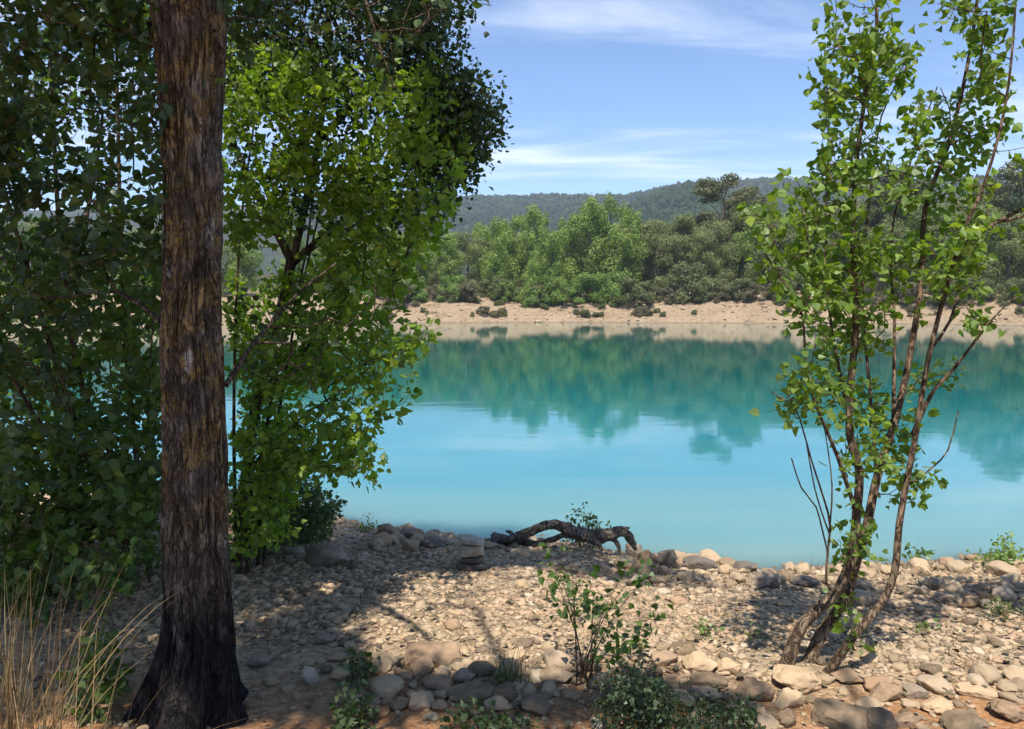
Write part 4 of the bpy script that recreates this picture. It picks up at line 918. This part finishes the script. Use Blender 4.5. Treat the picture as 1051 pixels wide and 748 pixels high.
def far_plant(kind, px, back, ytop, label, wide=1., group=None, tilt=0, var=None):
    d = 82.
    for _ in range(6): x = (px - CX) / F * d; d = fshore(np.array([x]))[0] + back
    x = (px - CX) / F * d; z = Hs(x, d); h = max((P(px, ytop, d)[2] - z) / 10, .06)
    root = thing(NAMES[kind], (x, d, z), label, 'tree' if kind in ('poplar', 'oak', 'pine') else 'bush', group)
    tm, cm = VAR[kind][int(fr.integers(len(VAR[kind]))) if var is None else var]
    root.scale = (h * wide, h * wide, h); root.rotation_euler = (0, tilt, fr.uniform(0, 6.28))
    for nme, me in (('trunk', tm), ('crown', cm)):
        o = bpy.data.objects.new(nme, me); COL.objects.link(o); o.parent = root
FB = 'trees along the far bank'
for a in [
    ('poplar', 402, 9, 238, 'light green poplar on the far bank at the edge of the near foliage', 1.1), ('poplar', 432, 10, 240, 'low light green poplar left of the grey scrub on the far bank', 1.2),
    ('poplar', 462, 11, 238, 'rounded light green poplar behind the grey scrub on the far bank', 1.2), ('oak', 480, 16, 236, 'dark olive oak between light poplars above the grey scrub', 1.),
    ('poplar', 506, 10, 226, 'feathery light green poplar right above the grey scrub', 1.), ('poplar', 527, 13, 224, 'bushy poplar with brownish top left of the pointed poplar', 1.15),
    ('poplar', 548, 12, 209, 'pointed tall poplar in the light green row', .75), ('poplar', 566, 9, 236, 'poplar directly above the leaning shore tree', 1.2),
    ('poplar', 585, 14, 222, 'broad poplar left of the tall pale poplar', 1.1), ('poplar', 604, 13, 208, 'tall pale poplar at the left of the double top', .95),
    ('poplar', 627, 14, 202, 'tallest light green poplar on the far bank with a pointed top', .85), ('poplar', 646, 13, 216, 'light green poplar where the row meets the dark oaks', 1.),
    ('oak', 672, 15, 224, 'grey-green oak at the left end of the dark oak mass', .9), ('oak', 700, 17, 219, 'grey-green oak above the big olive bush', .95),
    ('oak', 728, 14, 226, 'dense grey-green oak below the open-crowned pine', .9), ('pine', 742, 24, 181, 'open-crowned olive pine rising above the dark oaks', 1.1),
    ('oak', 758, 19, 215, 'dark oak right below the open-crowned pine', .85), ('poplar', 772, 16, 212, 'green poplar between the pine and the leaning near poplar', .9),
    ('oak', 795, 13, 222, 'very dark oak just left of the leaning near poplar', 1.), ('oak', 830, 14, 214, 'dark oak half hidden behind the leaning near poplar', 1.),
    ('oak', 868, 15, 205, 'dark oak seen through the leaves of the leaning near poplar', 1.), ('pine', 915, 22, 172, 'brownish pine showing between the tops of the leaning near poplar', 1.1),
    ('oak', 905, 13, 222, 'dark oak behind the trunks of the leaning near poplar', 1.), ('oak', 950, 14, 210, 'dark oak behind the right half of the leaning near poplar', 1.),
    ('pine', 1040, 20, 165, 'brownish pine at the right edge of the far bank', 1.), ('oak', 990, 13, 205, 'dark oak right of the leaning near poplar', 1.), ('oak', 1030, 12, 215, 'dark oak at the right edge above the stony far bank', 1.)]:
    far_plant(a[0], a[1], a[2], a[3], a[4], a[5] if len(a) > 5 else 1, FB)
far_plant('poplar', 540, 4.5, 262, 'small tree leaning over the far shore from its dark base', .9, FB, tilt=-.35)
BB = 'bushes on the far bank'
for a in [('scrub', 478, 6, 288, 'grey-brown leafless scrub on the far bank below the light poplars', 1.1), ('scrub', 452, 7, 290, 'small grey scrub left of the larger grey-brown scrub', 1.1), ('bush', 630, 5.2, 276, 'rounded bright green bush alone on the far shore', .75), ('olive', 706, 6.5, 266, 'big olive green bush below the dark oaks', .95),
          ('olive', 668, 6.5, 292, 'low olive bush between bright green bush and big olive bush', 1.), ('scrub', 742, 6.5, 290, 'greyish scrub right of the big olive bush', 1.1), ('scrub', 772, 6, 289, 'pale grey-olive scrub left of the near leaning poplar', 1.2), ('olive', 800, 6.5, 287, 'olive scrub behind the left leaves of the leaning poplar', 1.1),
          ('bush', 600, 7, 282, 'green bush left of the rounded bright bush', .9), ('bush', 556, 6.5, 280, 'green bush beside the leaning far tree', 1.), ('scrub', 850, 6, 290, 'grey scrub seen behind the leaning poplar trunks', 1.1), ('scrub', 690, 5, 300, 'low twiggy scrub in front of the big olive bush', 1.2),
          ('olive', 485, 1.3, 321, 'small green tuft at the far water line below the grey scrub', .6), ('olive', 439, 2.2, 318, 'small green tuft at the far water line near the near foliage', .5), ('olive', 680, 1.6, 319, 'green tuft on the far water line below the big olive bush', 1.), ('olive', 712, 1.8, 319, 'low green tuft on the far shore right of the water line tuft', .9),
          ('scrub', 610, 6, 296, 'small dry scrub left below the rounded bright bush', 1.), ('bush', 418, 7, 284, 'green bush at the left end of the visible far bank', 1.), ('olive', 525, 8, 285, 'olive bush behind the leaning far tree base', 1.), ('scrub', 925, 6, 285, 'scrub on the far bank right of the leaning trunks', 1.1), ('olive', 1000, 6, 280, 'olive bush above the stony right bank', 1.)]:
    far_plant(a[0], a[1], a[2], a[3], a[4], a[5], BB)
# the wood behind the front row
k = 0
for back in (20, 28, 38, 50):
    for px in np.arange(360, 1110, 26 if back < 30 else 34):
        q = px + fr.uniform(-10, 10); right = q > 650; kind = ('oak' if fr.random() < .8 else 'poplar') if right else ('poplar' if fr.random() < .62 else 'oak')
        base = np.interp(q, [360, 470, 550, 640, 720, 780, 860, 1000, 1100], [240, 238, 228, 224, 224, 216, 212, 205, 205]); yt = base + fr.uniform(-3, 16) - (back - 20) * .12
        lab = 'light green poplar crown in the wood behind the far bank' if kind == 'poplar' else 'dark oak crown in the wood behind the far bank'
        far_plant(kind, q, back, yt, lab, fr.uniform(.9, 1.25), 'light poplars in the wood behind the far bank' if kind == 'poplar' else 'dark oaks in the wood behind the far bank')
# trees left of the picture's gap, seen only through leaves, and beyond both edges for the reflections
for px in list(np.arange(-40, 380, 42)) + list(np.arange(1070, 1300, 40)):
    far_plant('oak' if fr.random() < .5 else 'poplar', px + fr.uniform(-8, 8), fr.uniform(9, 16), 232 + fr.uniform(-10, 10), 'far bank tree glimpsed only through the near foliage', 1.1, 'far bank trees glimpsed through the near foliage')

# low growth under the front row, hiding the stems
for px in np.arange(392, 1100, 19):
    kind = 'scrub' if fr.random() < .3 else ('bush' if px < 650 and fr.random() < .6 else 'olive')
    far_plant(kind, px + fr.uniform(-7, 7), fr.uniform(4.8, 9), fr.uniform(278, 295), {'scrub': 'dry grey scrub under the trees on the far bank', 'bush': 'low green undergrowth bush under the far bank trees', 'olive': 'low olive undergrowth bush under the far bank trees'}[kind], fr.uniform(.8, 1.2), {'scrub': 'dry scrub under the far bank trees', 'bush': 'green undergrowth of the far bank', 'olive': 'olive undergrowth of the far bank'}[kind])

# stones and tufts over the far bank
def bank_stones():
    r = np.random.default_rng(91); n = 1500; x = r.uniform(-22, 62, n); t = r.uniform(-.2, 9, n) ; y = fshore(x) + t; s = np.clip(np.exp(r.normal(-2.5, .5, n)), .04, .4); z = H(x, y)
    shp = np.array([rock_mesh(300 + q, I1, 6, .3, .6) for q in range(10)])[r.integers(0, 10, n)]
    V = shp * np.stack([s * 1.3, s, s * .6], -1)[:, None] + np.stack([x, y, z + s * .2], -1)[:, None]
    f = (I1[1][None] + (np.arange(n) * len(I1[0]))[:, None, None]).reshape(-1, 3)
    tag(mesh_obj('bank_rubble', V.reshape(-1, 3), [f], M['pebble'], smooth=False, attrs={'rnd': np.repeat(r.random(n) * .85, len(I1[0]))}), kind='stuff')
bank_stones()
for k_ in range(46):
    px = fr.uniform(392, 1060)
    far_plant('olive' if k_ % 3 else 'scrub', px, fr.uniform(1.2, 6), fr.uniform(311, 322), 'small olive tuft on the bare far bank' if k_ % 3 else 'small dry tuft on the bare far bank', fr.uniform(.8, 1.4), 'olive tufts on the far bank' if k_ % 3 else 'dry tufts on the far bank')

# dead leaves blown over the beach
def litter():
    r = np.random.default_rng(95); n = 900; y = r.uniform(2.2, 6, n); x = r.uniform(-1, 1, n) * (y * .7 + .4); k = shore(x) - y > .2; x, y = x[k], y[k]; n = len(x)
    pos = np.stack([x, y, H(x, y) + .022 + r.random(n) * .012], -1); a = r.uniform(0, 6.28, n)
    V, f, rd = leaves(pos, np.stack([np.cos(a), np.sin(a), r.normal(0, .15, n)], -1), np.array([0, 0, 1.]) + r.normal(size=(n, 3)) * .3, r.uniform(.018, .045, n), r.random(n) * .6)
    tag(mesh_obj('leaf_litter', V, [f], M['dead_leaf'], smooth=False, attrs={'rnd': rd}), kind='stuff')
litter()
